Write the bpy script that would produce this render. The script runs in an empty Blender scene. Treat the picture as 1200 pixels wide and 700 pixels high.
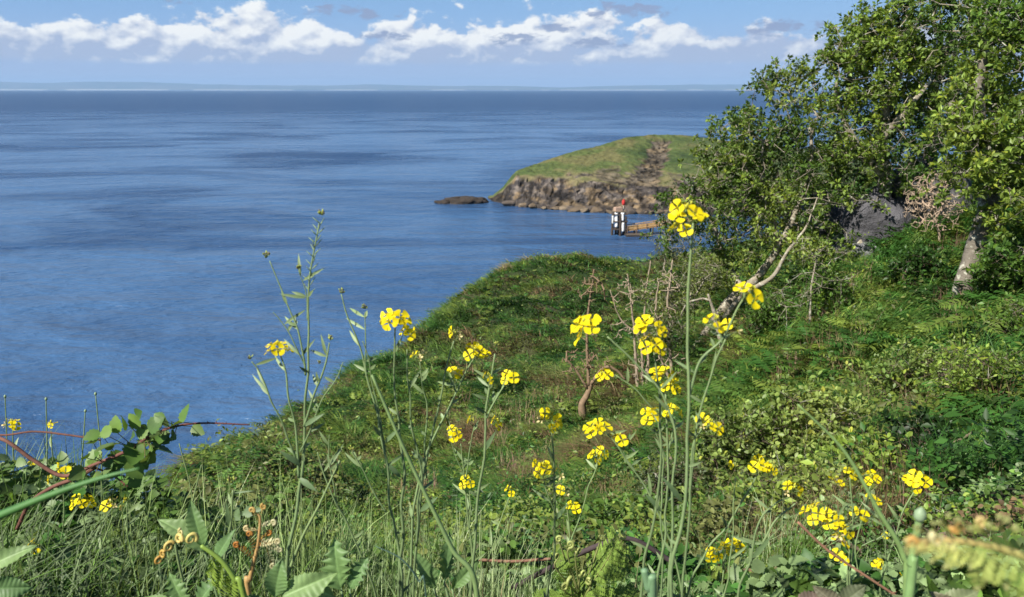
import bpy, math, random
import numpy as np
from mathutils import Vector, Matrix, Euler
R = math.radians
rng = np.random.default_rng(7)
random.seed(7)
scene = bpy.context.scene
COL = scene.collection

# ---------------------------------------------------------------- camera
H = 30.0
FPX = 942.0
PITCH = math.atan(245.0 / FPX)
cp, sp = math.cos(PITCH), math.sin(PITCH)
cam_d = bpy.data.cameras.new('camera')
cam = bpy.data.objects.new('camera', cam_d)
COL.objects.link(cam)
cam.location = (0, 0, H)
cam.rotation_euler = (math.pi / 2 - PITCH, 0, 0)
cam_d.sensor_width = 36.0
cam_d.lens = 36.0 * FPX / 1200.0
cam_d.clip_start = 0.05
cam_d.clip_end = 120000.0
cam_d.dof.use_dof = True
cam_d.dof.focus_distance = 2.6
cam_d.dof.aperture_fstop = cam_d.lens / 1000.0 / 0.0028
scene.camera = cam


def P(px, py, Y):
    """a real place: Y metres ahead of the photographer, seen at that spot of the photograph"""
    u = (px - 600.0) / FPX
    v = (350.0 - py) / FPX
    dx, dy, dz = u, cp + v * sp, -sp + v * cp
    k = Y / dy
    return np.array([dx * k, Y, H + dz * k])


def proj(p):
    p = np.asarray(p, float)
    x, y, z = p[..., 0], p[..., 1], p[..., 2] - H
    d = y * cp - z * sp
    up = y * sp + z * cp
    d = np.where(np.abs(d) < 1e-6, 1e-6, d)
    return 600 + FPX * x / d, 350 - FPX * up / d, d


# ---------------------------------------------------------------- noise
def _h(i, j, k, s):
    n = (i * 374761393 + j * 668265263 + k * 2147483647 + s * 1274126177) & 0xFFFFFFFF
    n = ((n ^ (n >> 13)) * 1274126177) & 0xFFFFFFFF
    n = ((n ^ (n >> 16)) * 2246822519) & 0xFFFFFFFF
    return ((n ^ (n >> 15)) & 0xFFFFFF) / float(0xFFFFFF)


def vnoise(p, seed=0):
    p = np.asarray(p, float)
    f = np.floor(p)
    t = p - f
    t = t * t * (3 - 2 * t)
    i = f.astype(np.int64)
    r = 0
    for a in (0, 1):
        for b in (0, 1):
            for c in (0, 1):
                w = (t[:, 0] if a else 1 - t[:, 0]) * (t[:, 1] if b else 1 - t[:, 1]) * (t[:, 2] if c else 1 - t[:, 2])
                r = r + w * _h(i[:, 0] + a, i[:, 1] + b, i[:, 2] + c, seed)
    return r


def fbm(p, octv=4, seed=0, gain=0.5, lac=2.03):
    p = np.asarray(p, float)
    s, a, tot = 0, 1.0, 0
    for o in range(octv):
        s = s + a * vnoise(p * lac ** o + 17.3 * o, seed + o)
        tot += a
        a *= gain
    return s / tot


def sm(a, b, x):
    t = np.clip((x - a) / (b - a), 0, 1)
    return t * t * (3 - 2 * t)


# ---------------------------------------------------------------- mesh builder
class MB:
    def __init__(s):
        s.V, s.C, s.F, s.n = [], [], [], 0

    def add(s, v, f, col=(0.5, 0.5, 0.5)):
        v = np.asarray(v, float).reshape(-1, 3)
        f = np.asarray(f, np.int64)
        c = np.asarray(col, float)
        if c.ndim == 1:
            c = np.tile(c[:3], (len(v), 1))
        s.V.append(v)
        s.C.append(c[:, :3])
        s.F.append(f + s.n)
        s.n += len(v)

    def arrays(s):
        return np.concatenate(s.V), np.concatenate(s.C), s.F

    def mesh(s, name, mat, origin=(0, 0, 0), smooth=True):
        V, Cc, F = s.arrays()
        V = V - np.asarray(origin, float)
        me = bpy.data.meshes.new(name)
        me.vertices.add(len(V))
        me.vertices.foreach_set('co', V.astype(np.float32).ravel())
        loops = np.concatenate([f.ravel() for f in F]).astype(np.int32)
        tot = np.concatenate([np.full(len(f), f.shape[1]) for f in F]).astype(np.int32)
        start = np.concatenate([[0], np.cumsum(tot)[:-1]]).astype(np.int32)
        me.loops.add(len(loops))
        me.loops.foreach_set('vertex_index', loops)
        me.polygons.add(len(tot))
        me.polygons.foreach_set('loop_start', start)
        me.polygons.foreach_set('loop_total', tot)
        me.polygons.foreach_set('use_smooth', np.full(len(tot), smooth))
        at = me.color_attributes.new('Col', 'FLOAT_COLOR', 'POINT')
        c4 = np.ones((len(V), 4), np.float32)
        c4[:, :3] = Cc
        at.data.foreach_set('color', c4.ravel())
        me.update(calc_edges=True)
        me.validate()
        if isinstance(mat, (list, tuple)):
            for m in mat:
                me.materials.append(m)
        else:
            me.materials.append(mat)
        return me

    def build(s, name, mat, parent=None, origin=None, smooth=True):
        """one mesh object; verts are given in world coordinates"""
        if parent is not None:
            org = WORLD[parent.name]
        else:
            org = np.asarray(origin if origin is not None else (0, 0, 0), float)
        me = s.mesh(name, mat, org, smooth)
        o = bpy.data.objects.new(name, me)
        COL.objects.link(o)
        if parent is not None:
            o.parent = parent
        else:
            o.location = org
        WORLD[o.name] = org
        return o


WORLD = {}


def thing(name, label, cat, loc, group=None, kind=None):
    o = bpy.data.objects.new(name, None)
    COL.objects.link(o)
    o.location = tuple(float(v) for v in loc)
    o.empty_display_size = 0.1
    WORLD[o.name] = np.asarray(loc, float)
    tag(o, label, cat, group, kind)
    return o


def tag(o, label=None, cat=None, group=None, kind=None):
    if label: o['label'] = label
    if cat: o['category'] = cat
    if group: o['group'] = group
    if kind: o['kind'] = kind
    return o


def norm(v):
    v = np.asarray(v, float)
    return v / np.maximum(np.linalg.norm(v, axis=-1, keepdims=True), 1e-9)


def smooth_path(pts, n):
    """Catmull-Rom through the points"""
    pts = np.asarray(pts, float)
    if len(pts) == 2:
        t = np.linspace(0, 1, n)[:, None]
        return pts[0] * (1 - t) + pts[1] * t
    q = np.vstack([2 * pts[0] - pts[1], pts, 2 * pts[-1] - pts[-2]])
    out = []
    m = len(pts) - 1
    for t in np.linspace(0, m - 1e-9, n):
        i = int(t)
        u = t - i
        a, b, c, d = q[i], q[i + 1], q[i + 2], q[i + 3]
        out.append(0.5 * ((2 * b) + (-a + c) * u + (2 * a - 5 * b + 4 * c - d) * u * u + (-a + 3 * b - 3 * c + d) * u ** 3))
    return np.array(out)


def tube(mb, pts, rad, sides=8, col=(0.3, 0.3, 0.3), cap=True, flat=1.0, rough=0.0):
    pts = np.asarray(pts, float)
    n = len(pts)
    rad = np.broadcast_to(np.asarray(rad, float), (n,)) if np.ndim(rad) == 0 or len(np.atleast_1d(rad)) == n else np.interp(np.linspace(0, 1, n), np.linspace(0, 1, len(rad)), rad)
    T = norm(np.gradient(pts, axis=0))
    ref = np.array([0, 0, 1.0]) if abs(T[0][2]) < 0.9 else np.array([1.0, 0, 0])
    N = norm(np.cross(T[0], ref))
    ang = np.linspace(0, 2 * np.pi, sides, endpoint=False)
    V = np.zeros((n, sides, 3))
    for i in range(n):
        N = norm(N - T[i] * np.dot(N, T[i]))
        B = np.cross(T[i], N)
        r = rad[i]
        V[i] = pts[i] + r * (np.cos(ang)[:, None] * N + flat * np.sin(ang)[:, None] * B)
    if rough:
        W = V.reshape(-1, 3)
        f = 1 + rough * (fbm(W * 9.0, 3, 5) - 0.5) * 2
        cen = np.repeat(pts, sides, axis=0)
        W = cen + (W - cen) * f[:, None]
        V = W.reshape(n, sides, 3)
    F = []
    i, j = np.meshgrid(np.arange(n - 1), np.arange(sides), indexing='ij')
    a = i * sides + j
    b = i * sides + (j + 1) % sides
    F = np.stack([a, b, b + sides, a + sides], -1).reshape(-1, 4)
    c = np.asarray(col, float)
    if c.ndim == 2 and len(c) == n:
        c = np.repeat(c, sides, axis=0)
    V2 = V.reshape(-1, 3)
    if cap:
        V2 = np.vstack([V2, pts[0], pts[-1] + T[-1] * rad[-1] * 0.5])
        if c.ndim == 2:
            c = np.vstack([c, c[0], c[-1]])
        k = np.arange(sides)
        f1 = np.stack([np.full(sides, n * sides), (k + 1) % sides, k], -1)
        f2 = np.stack([np.full(sides, n * sides + 1), (n - 1) * sides + k, (n - 1) * sides + (k + 1) % sides], -1)
        mb.add(V2, F, c)
        mb.F.append(np.vstack([f1, f2]) + mb.n - len(V2))
    else:
        mb.add(V2, F, c)


def prisms(mb, p0, p1, r0, r1, col, sides=4):
    """many short tapered twig segments at once"""
    p0, p1 = np.asarray(p0, float), np.asarray(p1, float)
    n = len(p0)
    if n == 0:
        return
    T = norm(p1 - p0)
    ref = np.where(np.abs(T[:, 2:3]) < 0.9, np.array([[0, 0, 1.0]]), np.array([[1.0, 0, 0]]))
    N = norm(np.cross(T, ref))
    B = np.cross(T, N)
    ang = np.linspace(0, 2 * np.pi, sides, endpoint=False)
    cc, ss = np.cos(ang)[None, :, None], np.sin(ang)[None, :, None]
    ring = cc * N[:, None] + ss * B[:, None]
    a = p0[:, None] + ring * np.asarray(r0).reshape(-1, 1, 1)
    b = p1[:, None] + ring * np.asarray(r1).reshape(-1, 1, 1)
    V = np.concatenate([a, b], 1).reshape(-1, 3)
    base = (np.arange(n) * 2 * sides)[:, None, None]
    k = np.arange(sides)
    f = np.stack([k, (k + 1) % sides, (k + 1) % sides + sides, k + sides], -1)[None] + base
    c = np.asarray(col, float)
    if c.ndim == 2:
        c = np.repeat(c, 2 * sides, axis=0)
    mb.add(V, f.reshape(-1, 4), c)


# leaf outlines: (along, across) for the right half, the left is mirrored
SH_SIMPLE = [(0.0, 0.0), (0.45, 0.5), (1.0, 0.0)]
SH_OVAL = [(0.0, 0.0), (0.22, 0.36), (0.55, 0.5), (0.85, 0.28), (1.0, 0.0)]
SH_TOOTH = [(0.0, 0.02), (0.06, 0.25), (0.12, 0.40), (0.2, 0.38), (0.3, 0.54), (0.38, 0.46), (0.5, 0.55), (0.57, 0.42), (0.7, 0.42), (0.76, 0.28), (0.88, 0.2), (1.0, 0.0)]
SH_LOBED = [(0.0, 0.02), (0.10, 0.06), (0.16, 0.42), (0.34, 0.50), (0.30, 0.20), (0.44, 0.18), (0.56, 0.46), (0.70, 0.36), (0.62, 0.16), (0.78, 0.16), (0.86, 0.20), (1.0, 0.0)]
SH_LANCE = [(0.0, 0.03), (0.15, 0.3), (0.4, 0.5), (0.7, 0.36), (1.0, 0.0)]


def leaves(mb, pos, d, nrm, L, W, col, shape=SH_SIMPLE, fold=0.25, droop=0.15):
    """many leaves at once: pos, direction, normal, length, width"""
    pos = np.asarray(pos, float)
    n = len(pos)
    if n == 0:
        return
    d = norm(np.broadcast_to(d, (n, 3)))
    nrm = np.broadcast_to(nrm, (n, 3))
    s = norm(np.cross(d, nrm))
    u = np.cross(s, d)
    L = np.broadcast_to(np.asarray(L, float), (n,)).reshape(n, 1, 1)
    W = np.broadcast_to(np.asarray(W, float), (n,)).reshape(n, 1, 1)
    sh = np.array(shape)
    k = len(sh)
    if k == 3:
        al = np.array([0, 0.45, 1.0, 0.45])
        ac = np.array([0, 0.5, 0, -0.5])
        faces = np.array([[0, 1, 2], [0, 2, 3]])
    else:
        # midrib points then right then left
        al = np.concatenate([sh[:, 0], sh[1:-1, 0], sh[1:-1, 0]])
        ac = np.concatenate([0 * sh[:, 0], sh[1:-1, 1], -sh[1:-1, 1]])
        ff = []
        r = lambda i: k + i - 1
        l = lambda i: k + (k - 2) + i - 1
        for i in range(k - 1):
            for g, flip in ((r, 0), (l, 1)):
                if i == 0:
                    q = [[0, g(1), 1]]
                elif i == k - 2:
                    q = [[i, g(i), i + 1]]
                else:
                    q = [[i, g(i), g(i + 1)], [i, g(i + 1), i + 1]]
                for t in q:
                    ff.append(t[::-1] if flip else t)
        faces = np.array(ff)
    m = len(al)
    al = al[None, :, None]
    ac = ac[None, :, None]
    z = fold * np.abs(ac) * W - droop * (al ** 2) * L
    V = pos[:, None] + d[:, None] * (al * L) + s[:, None] * (ac * W) + u[:, None] * z
    F = (faces[None] + (np.arange(n) * m)[:, None, None]).reshape(-1, 3)
    c = np.asarray(col, float)
    if c.ndim == 2:
        c = np.repeat(c, m, axis=0)
    mb.add(V.reshape(-1, 3), F, c)


def blades(mb, pos, d, L, W, bend, col, tipcol=None, seg=3):
    """grass blades: thin ribbons that bend over"""
    n = len(pos)
    if n == 0:
        return
    pos = np.asarray(pos, float)
    up = np.tile([0, 0, 1.0], (n, 1))
    d = norm(d)
    side = norm(np.cross(d, up))
    yaw = rng.uniform(-0.9, 0.9, n)[:, None]
    side = norm(side * np.cos(yaw) + d * np.sin(yaw))
    L = np.broadcast_to(L, (n,))[:, None]
    W = np.broadcast_to(W, (n,))[:, None]
    bend = np.broadcast_to(bend, (n,))[:, None]
    V = []
    ts = np.linspace(0, 1, seg + 1)
    for t in ts:
        c = pos + up * (L * (t - 0.45 * bend * t * t)) + d * (L * bend * t * t * 0.9)
        w = W * (1 - t ** 1.5) * 0.5
        if t < 1:
            V += [c - side * w, c + side * w]
        else:
            V += [c]
    m = 2 * seg + 1
    V = np.stack(V, 1)
    quads = np.array([[2 * i, 2 * i + 1, 2 * i + 3, 2 * i + 2] for i in range(seg - 1)])
    tri = np.array([[2 * seg - 2, 2 * seg - 1, 2 * seg]])
    base = (np.arange(n) * m)[:, None, None]
    c = np.asarray(col, float)
    if c.ndim == 1:
        c = np.tile(c, (n, 1))
    tc = c if tipcol is None else np.broadcast_to(tipcol, c.shape)
    tv = np.array([t for t in ts[:-1] for _ in (0, 1)] + [1.0])[None, :, None]
    cc = (c[:, None] * (1 - tv) + tc[:, None] * tv).reshape(-1, 3)
    n0 = mb.n
    mb.add(V.reshape(-1, 3), (quads[None] + base).reshape(-1, 4), cc)
    mb.F.append((tri[None] + base).reshape(-1, 3) + n0)


def rand_unit(n):
    v = rng.normal(size=(n, 3))
    return norm(v)


def jitter_col(base, n, amt=0.25, hue=0.1):
    base = np.asarray(base, float)
    k = np.exp(rng.normal(0, amt, (n, 1)))
    c = base * k
    h = rng.normal(0, hue, (n, 1))
    c = c * np.concatenate([1 + h, 1 + 0 * h, 1 - h], 1)
    return np.clip(c, 0.002, 0.95)


# ---------------------------------------------------------------- materials
def nodes(name):
    m = bpy.data.materials.new(name)
    m.use_nodes = True
    nt = m.node_tree
    nt.nodes.clear()
    return m, nt, nt.nodes, nt.links


def leaf_mat(name, trans=0.35, rough=0.5, scale=30.0, spec=0.35, yellow=(1.25, 1.15, 0.55)):
    m, nt, N, Lk = nodes(name)
    out = N.new('ShaderNodeOutputMaterial')
    at = N.new('ShaderNodeAttribute'); at.attribute_name = 'Col'
    tc = N.new('ShaderNodeTexCoord')
    no = N.new('ShaderNodeTexNoise'); no.inputs['Scale'].default_value = scale; no.inputs['Detail'].default_value = 3
    Lk.new(tc.outputs['Object'], no.inputs['Vector'])
    mr = N.new('ShaderNodeMapRange'); mr.inputs['To Min'].default_value = 0.7; mr.inputs['To Max'].default_value = 1.3
    Lk.new(no.outputs['Fac'], mr.inputs['Value'])
    mul = N.new('ShaderNodeVectorMath'); mul.operation = 'SCALE'
    Lk.new(at.outputs['Color'], mul.inputs[0]); Lk.new(mr.outputs[0], mul.inputs['Scale'])
    pb = N.new('ShaderNodeBsdfPrincipled')
    pb.inputs['Roughness'].default_value = rough
    pb.inputs['Specular IOR Level'].default_value = spec
    Lk.new(mul.outputs[0], pb.inputs['Base Color'])
    if trans > 0:
        tr = N.new('ShaderNodeBsdfTranslucent')
        ml2 = N.new('ShaderNodeVectorMath'); ml2.operation = 'MULTIPLY'
        ml2.inputs[1].default_value = yellow
        Lk.new(mul.outputs[0], ml2.inputs[0]); Lk.new(ml2.outputs[0], tr.inputs['Color'])
        mx = N.new('ShaderNodeMixShader'); mx.inputs['Fac'].default_value = trans
        Lk.new(pb.outputs[0], mx.inputs[1]); Lk.new(tr.outputs[0], mx.inputs[2])
        Lk.new(mx.outputs[0], out.inputs['Surface'])
    else:
        Lk.new(pb.outputs[0], out.inputs['Surface'])
    return m


def rough_mat(name, scale=6.0, rough=0.9, bump=0.4, dist=0.05, lo=0.6, hi=1.4, detail=6, spots=None, spec=0.2):
    """vertex colour broken up by noise, with bump; spots = (colour, scale, threshold)"""
    m, nt, N, Lk = nodes(name)
    out = N.new('ShaderNodeOutputMaterial')
    at = N.new('ShaderNodeAttribute'); at.attribute_name = 'Col'
    tc = N.new('ShaderNodeTexCoord')
    no = N.new('ShaderNodeTexNoise'); no.inputs['Scale'].default_value = scale; no.inputs['Detail'].default_value = detail
    no.inputs['Roughness'].default_value = 0.65
    Lk.new(tc.outputs['Object'], no.inputs['Vector'])
    mr = N.new('ShaderNodeMapRange'); mr.inputs['From Min'].default_value = 0.25; mr.inputs['From Max'].default_value = 0.75
    mr.inputs['To Min'].default_value = lo; mr.inputs['To Max'].default_value = hi
    Lk.new(no.outputs['Fac'], mr.inputs['Value'])
    mul = N.new('ShaderNodeVectorMath'); mul.operation = 'SCALE'
    Lk.new(at.outputs['Color'], mul.inputs[0]); Lk.new(mr.outputs[0], mul.inputs['Scale'])
    src = mul.outputs[0]
    if spots:
        n2 = N.new('ShaderNodeTexNoise'); n2.inputs['Scale'].default_value = spots[1]; n2.inputs['Detail'].default_value = 4
        Lk.new(tc.outputs['Object'], n2.inputs['Vector'])
        m2 = N.new('ShaderNodeMapRange'); m2.inputs['From Min'].default_value = spots[2]; m2.inputs['From Max'].default_value = spots[2] + 0.06
        Lk.new(n2.outputs['Fac'], m2.inputs['Value'])
        mx = N.new('ShaderNodeMix'); mx.data_type = 'RGBA'
        Lk.new(m2.outputs[0], mx.inputs['Factor']); Lk.new(src, mx.inputs['A'])
        mx.inputs['B'].default_value = (*spots[0], 1)
        src = mx.outputs['Result']
    pb = N.new('ShaderNodeBsdfPrincipled')
    pb.inputs['Roughness'].default_value = rough
    pb.inputs['Specular IOR Level'].default_value = spec
    Lk.new(src, pb.inputs['Base Color'])
    bp = N.new('ShaderNodeBump'); bp.inputs['Strength'].default_value = bump; bp.inputs['Distance'].default_value = dist
    Lk.new(no.outputs['Fac'], bp.inputs['Height']); Lk.new(bp.outputs[0], pb.inputs['Normal'])
    Lk.new(pb.outputs[0], out.inputs['Surface'])
    return m


M_LEAF = leaf_mat('tree_leaf', 0.38, 0.45, 4.0)
M_GRASS = leaf_mat('grass_blade', 0.30, 0.55, 3.0, 0.25)
M_NEARLEAF = leaf_mat('weed_leaf', 0.30, 0.5, 60.0, 0.35)
M_STEM = leaf_mat('green_stem', 0.0, 0.5, 90.0, 0.35)
M_PETAL = leaf_mat('yellow_petal', 0.35, 0.55, 120.0, 0.2, (1.1, 1.0, 0.5))
M_BARK = rough_mat('lichen_bark', 7.0, 0.9, 0.8, 0.05, 0.55, 1.5, 7, ((0.40, 0.39, 0.31), 11.0, 0.56))
M_TWIG = rough_mat('dry_twig', 20.0, 0.85, 0.3, 0.01)
M_ROCK = rough_mat('grey_rock', 2.2, 0.85, 1.0, 0.25, 0.45, 1.5, 9)
M_SOIL = rough_mat('turf_soil', 2.5, 0.95, 0.8, 0.15, 0.5, 1.4, 8)
M_CLIFF = rough_mat('sea_cliff', 0.45, 0.88, 0.9, 0.8, 0.55, 1.5, 9)
M_WOOD = rough_mat('weathered_wood', 3.0, 0.8, 0.3, 0.03)
# ---------------------------------------------------------------- sun and sky
SUN_AZ = R(-130)     # clockwise from +Y: the sun stands to the left and behind
SUN_EL = R(43)
sd = np.array([math.sin(SUN_AZ) * math.cos(SUN_EL), math.cos(SUN_AZ) * math.cos(SUN_EL), math.sin(SUN_EL)])
sl = bpy.data.lights.new('sun', 'SUN')
sl.energy = 5.0
sl.angle = R(0.5)
sl.color = (1.0, 0.95, 0.87)
sun = bpy.data.objects.new('sun', sl)
COL.objects.link(sun)
sun.rotation_euler = Vector(tuple(sd)).to_track_quat('Z', 'Y').to_euler()
sun.location = (0, 0, 60)

w = bpy.data.worlds.new('World')
scene.world = w
w.use_nodes = True
nt = w.node_tree
N, Lk = nt.nodes, nt.links
N.clear()


def math_(op, a, b=None, c=None, clamp=False):
    n = N.new('ShaderNodeMath'); n.operation = op; n.use_clamp = clamp
    for i, v in enumerate((a, b, c)):
        if v is None: continue
        if isinstance(v, (int, float)): n.inputs[i].default_value = v
        else: Lk.new(v, n.inputs[i])
    return n.outputs[0]


def mrange(v, a, b, c, d, smooth=True):
    n = N.new('ShaderNodeMapRange')
    if smooth: n.interpolation_type = 'SMOOTHSTEP'
    Lk.new(v, n.inputs['Value'])
    for k, x in zip(('From Min', 'From Max', 'To Min', 'To Max'), (a, b, c, d)):
        if isinstance(x, (int, float)): n.inputs[k].default_value = x
        else: Lk.new(x, n.inputs[k])
    return n.outputs[0]


def mixc(f, a, b):
    n = N.new('ShaderNodeMix'); n.data_type = 'RGBA'
    for k, v in (('Factor', f), ('A', a), ('B', b)):
        if isinstance(v, (int, float)): n.inputs[k].default_value = v
        elif isinstance(v, tuple): n.inputs[k].default_value = (*v, 1)
        else: Lk.new(v, n.inputs[k])
    return n.outputs['Result']


def noise3(x, y, sc, detail=5, rough=0.55, z=0.0, dist=0.0):
    c = N.new('ShaderNodeCombineXYZ')
    Lk.new(x, c.inputs[0]); Lk.new(y, c.inputs[1]); c.inputs[2].default_value = z
    n = N.new('ShaderNodeTexNoise')
    n.inputs['Scale'].default_value = sc; n.inputs['Detail'].default_value = detail
    n.inputs['Roughness'].default_value = rough; n.inputs['Distortion'].default_value = dist
    Lk.new(c.outputs[0], n.inputs['Vector'])
    return n.outputs['Fac']


sky = N.new('ShaderNodeTexSky')
sky.sky_type = 'NISHITA'
sky.sun_disc = False
sky.sun_elevation = SUN_EL
sky.sun_rotation = SUN_AZ
sky.altitude = 30
sky.air_density = 1.0
sky.dust_density = 0.6
sky.ozone_density = 1.6
tc = N.new('ShaderNodeTexCoord')
sx = N.new('ShaderNodeSeparateXYZ')
Lk.new(tc.outputs['Generated'], sx.inputs[0])
X, Y_, Z = sx.outputs
az = math_('MULTIPLY', math_('ARCTAN2', X, Y_), 57.2958)      # degrees from north
el = math_('MULTIPLY', math_('ARCSINE', Z), 57.2958)
# puffs of cumulus: stretched noise in degrees
el2 = math_('MULTIPLY', el, 1.55)
big = noise3(az, el2, 0.10, 2, 0.5, 3.1)
puff = noise3(az, el2, 0.34, 5, 0.5, 11.7)
puff_l = noise3(math_('ADD', az, -0.28), math_('ADD', el2, 0.62), 0.34, 5, 0.5, 11.7)
fine = noise3(az, el2, 0.95, 5, 0.6, 5.5)
# height of the tops
top = math_('ADD', mrange(big, 0.32, 0.66, 3.6, 5.1), math_('MULTIPLY', math_('SUBTRACT', puff, 0.5), 5.5))
top = math_('ADD', top, math_('MULTIPLY', math_('SUBTRACT', fine, 0.5), 2.6))
# bank thins out towards the east
top = math_('SUBTRACT', top, mrange(az, 2.0, 22.0, 0.0, 0.5))
body = mrange(math_('SUBTRACT', top, el), 0.05, 0.75, 0.0, 1.0)
base = mrange(math_('ADD', el, math_('MULTIPLY', math_('SUBTRACT', fine, 0.5), 0.35)), 1.45, 1.95, 0.0, 1.0)
cum = math_('MULTIPLY', body, base)
gaps = mrange(math_('ADD', puff, math_('MULTIPLY', big, 0.4)), 0.5, 0.66, 0.75, 1.0)
cum = math_('MULTIPLY', cum, gaps)
lit = math_('ADD', math_('MULTIPLY', math_('SUBTRACT', puff, puff_l), 5.2), mrange(el, 1.7, 4.0, -0.08, 0.78))
lit = math_('ADD', lit, math_('MULTIPLY', math_('SUBTRACT', fine, 0.5), 0.75), clamp=True)
lit = math_('SUBTRACT', lit, mrange(az, 4.0, 16.0, 0.0, 0.18), clamp=True)
ccol = mixc(lit, (4.9, 5.8, 7.9), (11.2, 11.3, 11.1))
# thin grey scraps drifting higher up
scr = None
for (ax, ey, rx, ry) in [(-10.5, 4.95, 2.6, 0.5), (7.2, 5.15, 3.1, 0.55), (-21.6, 5.75, 1.6, 0.6), (3.0, 4.0, 1.2, 0.3), (0.2, 3.3, 2.0, 0.42), (-30.5, 5.9, 4.5, 0.5), (17.5, 3.9, 2.4, 0.5), (6.2, 3.1, 2.2, 0.4), (-7.8, 3.45, 2.2, 0.35), (9.7, 4.8, 0.9, 0.3), (-26, 9.5, 9, 1.2), (14, 10.5, 12, 1.4), (1.0, 6.3, 2.2, 0.3)]:
    dx = math_('DIVIDE', math_('SUBTRACT', az, ax), rx)
    dy = math_('DIVIDE', math_('SUBTRACT', el, ey), ry)
    q = math_('ADD', math_('MULTIPLY', dx, dx), math_('MULTIPLY', dy, dy))
    e = math_('SUBTRACT', 1.0, q)
    scr = e if scr is None else math_('MAXIMUM', scr, e)
wisp = noise3(az, math_('MULTIPLY', el, 2.4), 0.75, 6, 0.62, 21.0, 0.3)
scr = math_('MAXIMUM', scr, -2.0)
scr = mrange(math_('ADD', scr, math_('MULTIPLY', math_('SUBTRACT', wisp, 0.5), 7.0)), -0.1, 1.1, 0.0, 0.9)
# overhead: loose fair weather cloud
hi = noise3(math_('DIVIDE', X, math_('ADD', math_('ABSOLUTE', Z), 0.15)), math_('DIVIDE', Y_, math_('ADD', math_('ABSOLUTE', Z), 0.15)), 1.1, 6, 0.58, 2.0)
hi = math_('MULTIPLY', mrange(hi, 0.55, 0.72, 0.0, 0.7), mrange(el, 9.0, 20.0, 0.0, 1.0))

hs = N.new('ShaderNodeHueSaturation')
hs.inputs['Saturation'].default_value = 1.3
hs.inputs['Value'].default_value = 1.0
Lk.new(sky.outputs[0], hs.inputs['Color'])
# low band of blue-grey air under the cloud base
tint = mixc(mrange(el, 0.0, 7.0, 0.95, 0.55), hs.outputs['Color'], mixc(mrange(el, 0.5, 5.5, 0.0, 1.0), (4.5, 5.8, 8.8), (2.7, 5.3, 10.4)))
front = mixc(mrange(el, 7.0, 20.0, 1.0, 0.0), hs.outputs['Color'], tint)
s1 = mixc(hi, front, (10.0, 10.3, 10.8))
s2 = mixc(cum, s1, ccol)
s3 = mixc(scr, s2, (3.3, 4.1, 6.2))
bg = N.new('ShaderNodeBackground')
bg.inputs['Strength'].default_value = 0.052
Lk.new(s3, bg.inputs['Color'])
wo = N.new('ShaderNodeOutputWorld')
Lk.new(bg.outputs[0], wo.inputs['Surface'])

vs = scene.view_settings
vs.view_transform = 'Standard'; vs.look = 'None'; vs.gamma = 1.0; vs.use_curve_mapping = False
vs.exposure = 0.78
scene.cycles.use_denoising = True
scene.cycles.max_bounces = 6
scene.cycles.diffuse_bounces = 3
scene.cycles.glossy_bounces = 3
scene.cycles.transmission_bounces = 4
scene.cycles.transparent_max_bounces = 6
scene.cycles.volume_bounces = 0
scene.cycles.use_adaptive_sampling = True
scene.cycles.adaptive_threshold = 0.015

# ---------------------------------------------------------------- terrain
def depv(py):
    return math.tan(PITCH + math.atan((py - 350.0) / FPX))


def tt(px, v):
    return (px - 600.0) / FPX * (cp + v * sp)


ctl = []
def c_(px, py, r): v = depv(py); ctl.append((math.atan(tt(px, v)), math.log(r), v))
def h_(px, v, r): ctl.append((math.atan(tt(px, v)), math.log(r), v))
for px in (-500, -200, 0, 110):
    c_(px, 860, 1.15); c_(px, 745, 1.5); c_(px, 668, 1.9); c_(px, 612, 2.5)
    h_(px, .68, 3.6); h_(px, .86, 6); h_(px, 1.0, 11); h_(px, 1.25, 20); h_(px, 1.2, 32); h_(px, .85, 50); h_(px, .48, 90)
c_(215, 860, 1.15); c_(215, 745, 1.5); c_(215, 690, 1.9); c_(215, 645, 2.5); h_(215, .71, 4.2); c_(215, 615, 7.5); c_(215, 572, 11); h_(215, .75, 15); h_(215, 1.0, 22); h_(215, 1.1, 34); h_(215, .8, 55); h_(215, .48, 90)
c_(300, 860, 1.15); c_(300, 755, 1.5); c_(300, 700, 2.1); h_(300, .72, 4.2); c_(300, 610, 8); c_(300, 555, 12.5); c_(300, 513, 16); h_(300, .66, 21); h_(300, .9, 28); h_(300, .95, 43); h_(300, .46, 90)
c_(400, 860, 1.15); c_(400, 770, 1.5); c_(400, 715, 2.3); h_(400, .73, 4.4); c_(400, 620, 8.5); c_(400, 540, 14); c_(400, 452, 23); h_(400, .52, 29); h_(400, .8, 37); h_(400, .75, 55); h_(400, .45, 90)
c_(500, 860, 1.15); c_(500, 775, 1.5); c_(500, 735, 2.3); h_(500, .72, 4.4); c_(500, 600, 9); c_(500, 500, 15.5); c_(500, 430, 23); c_(500, 380, 30); h_(500, .42, 37); h_(500, .75, 50); h_(500, .45, 90)
c_(560, 337, 36); h_(560, .36, 44); h_(560, .62, 57); h_(560,.43,90)
for px in (620, 700, 770):
    c_(px, 860, 1.15); c_(px, 780, 1.5); c_(px, 745, 2.3); c_(px, 690, 4.2); c_(px, 600, 8); c_(px, 500, 14.5); c_(px, 400, 24); c_(px, 340, 33); c_(px, 308, 41); h_(px, .31, 50); h_(px, .45, 65); h_(px, .36, 90)
for px in (850, 920):
    c_(px, 860, 1.15); c_(px, 780, 1.5); c_(px, 740, 2.3); c_(px, 690, 3.8); c_(px, 600, 6.3); c_(px, 500, 9.8); c_(px, 400, 15.5); c_(px, 345, 21); c_(px, 300, 32); h_(px, .24, 45); h_(px, .34, 65); h_(px, .34, 90)
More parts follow.
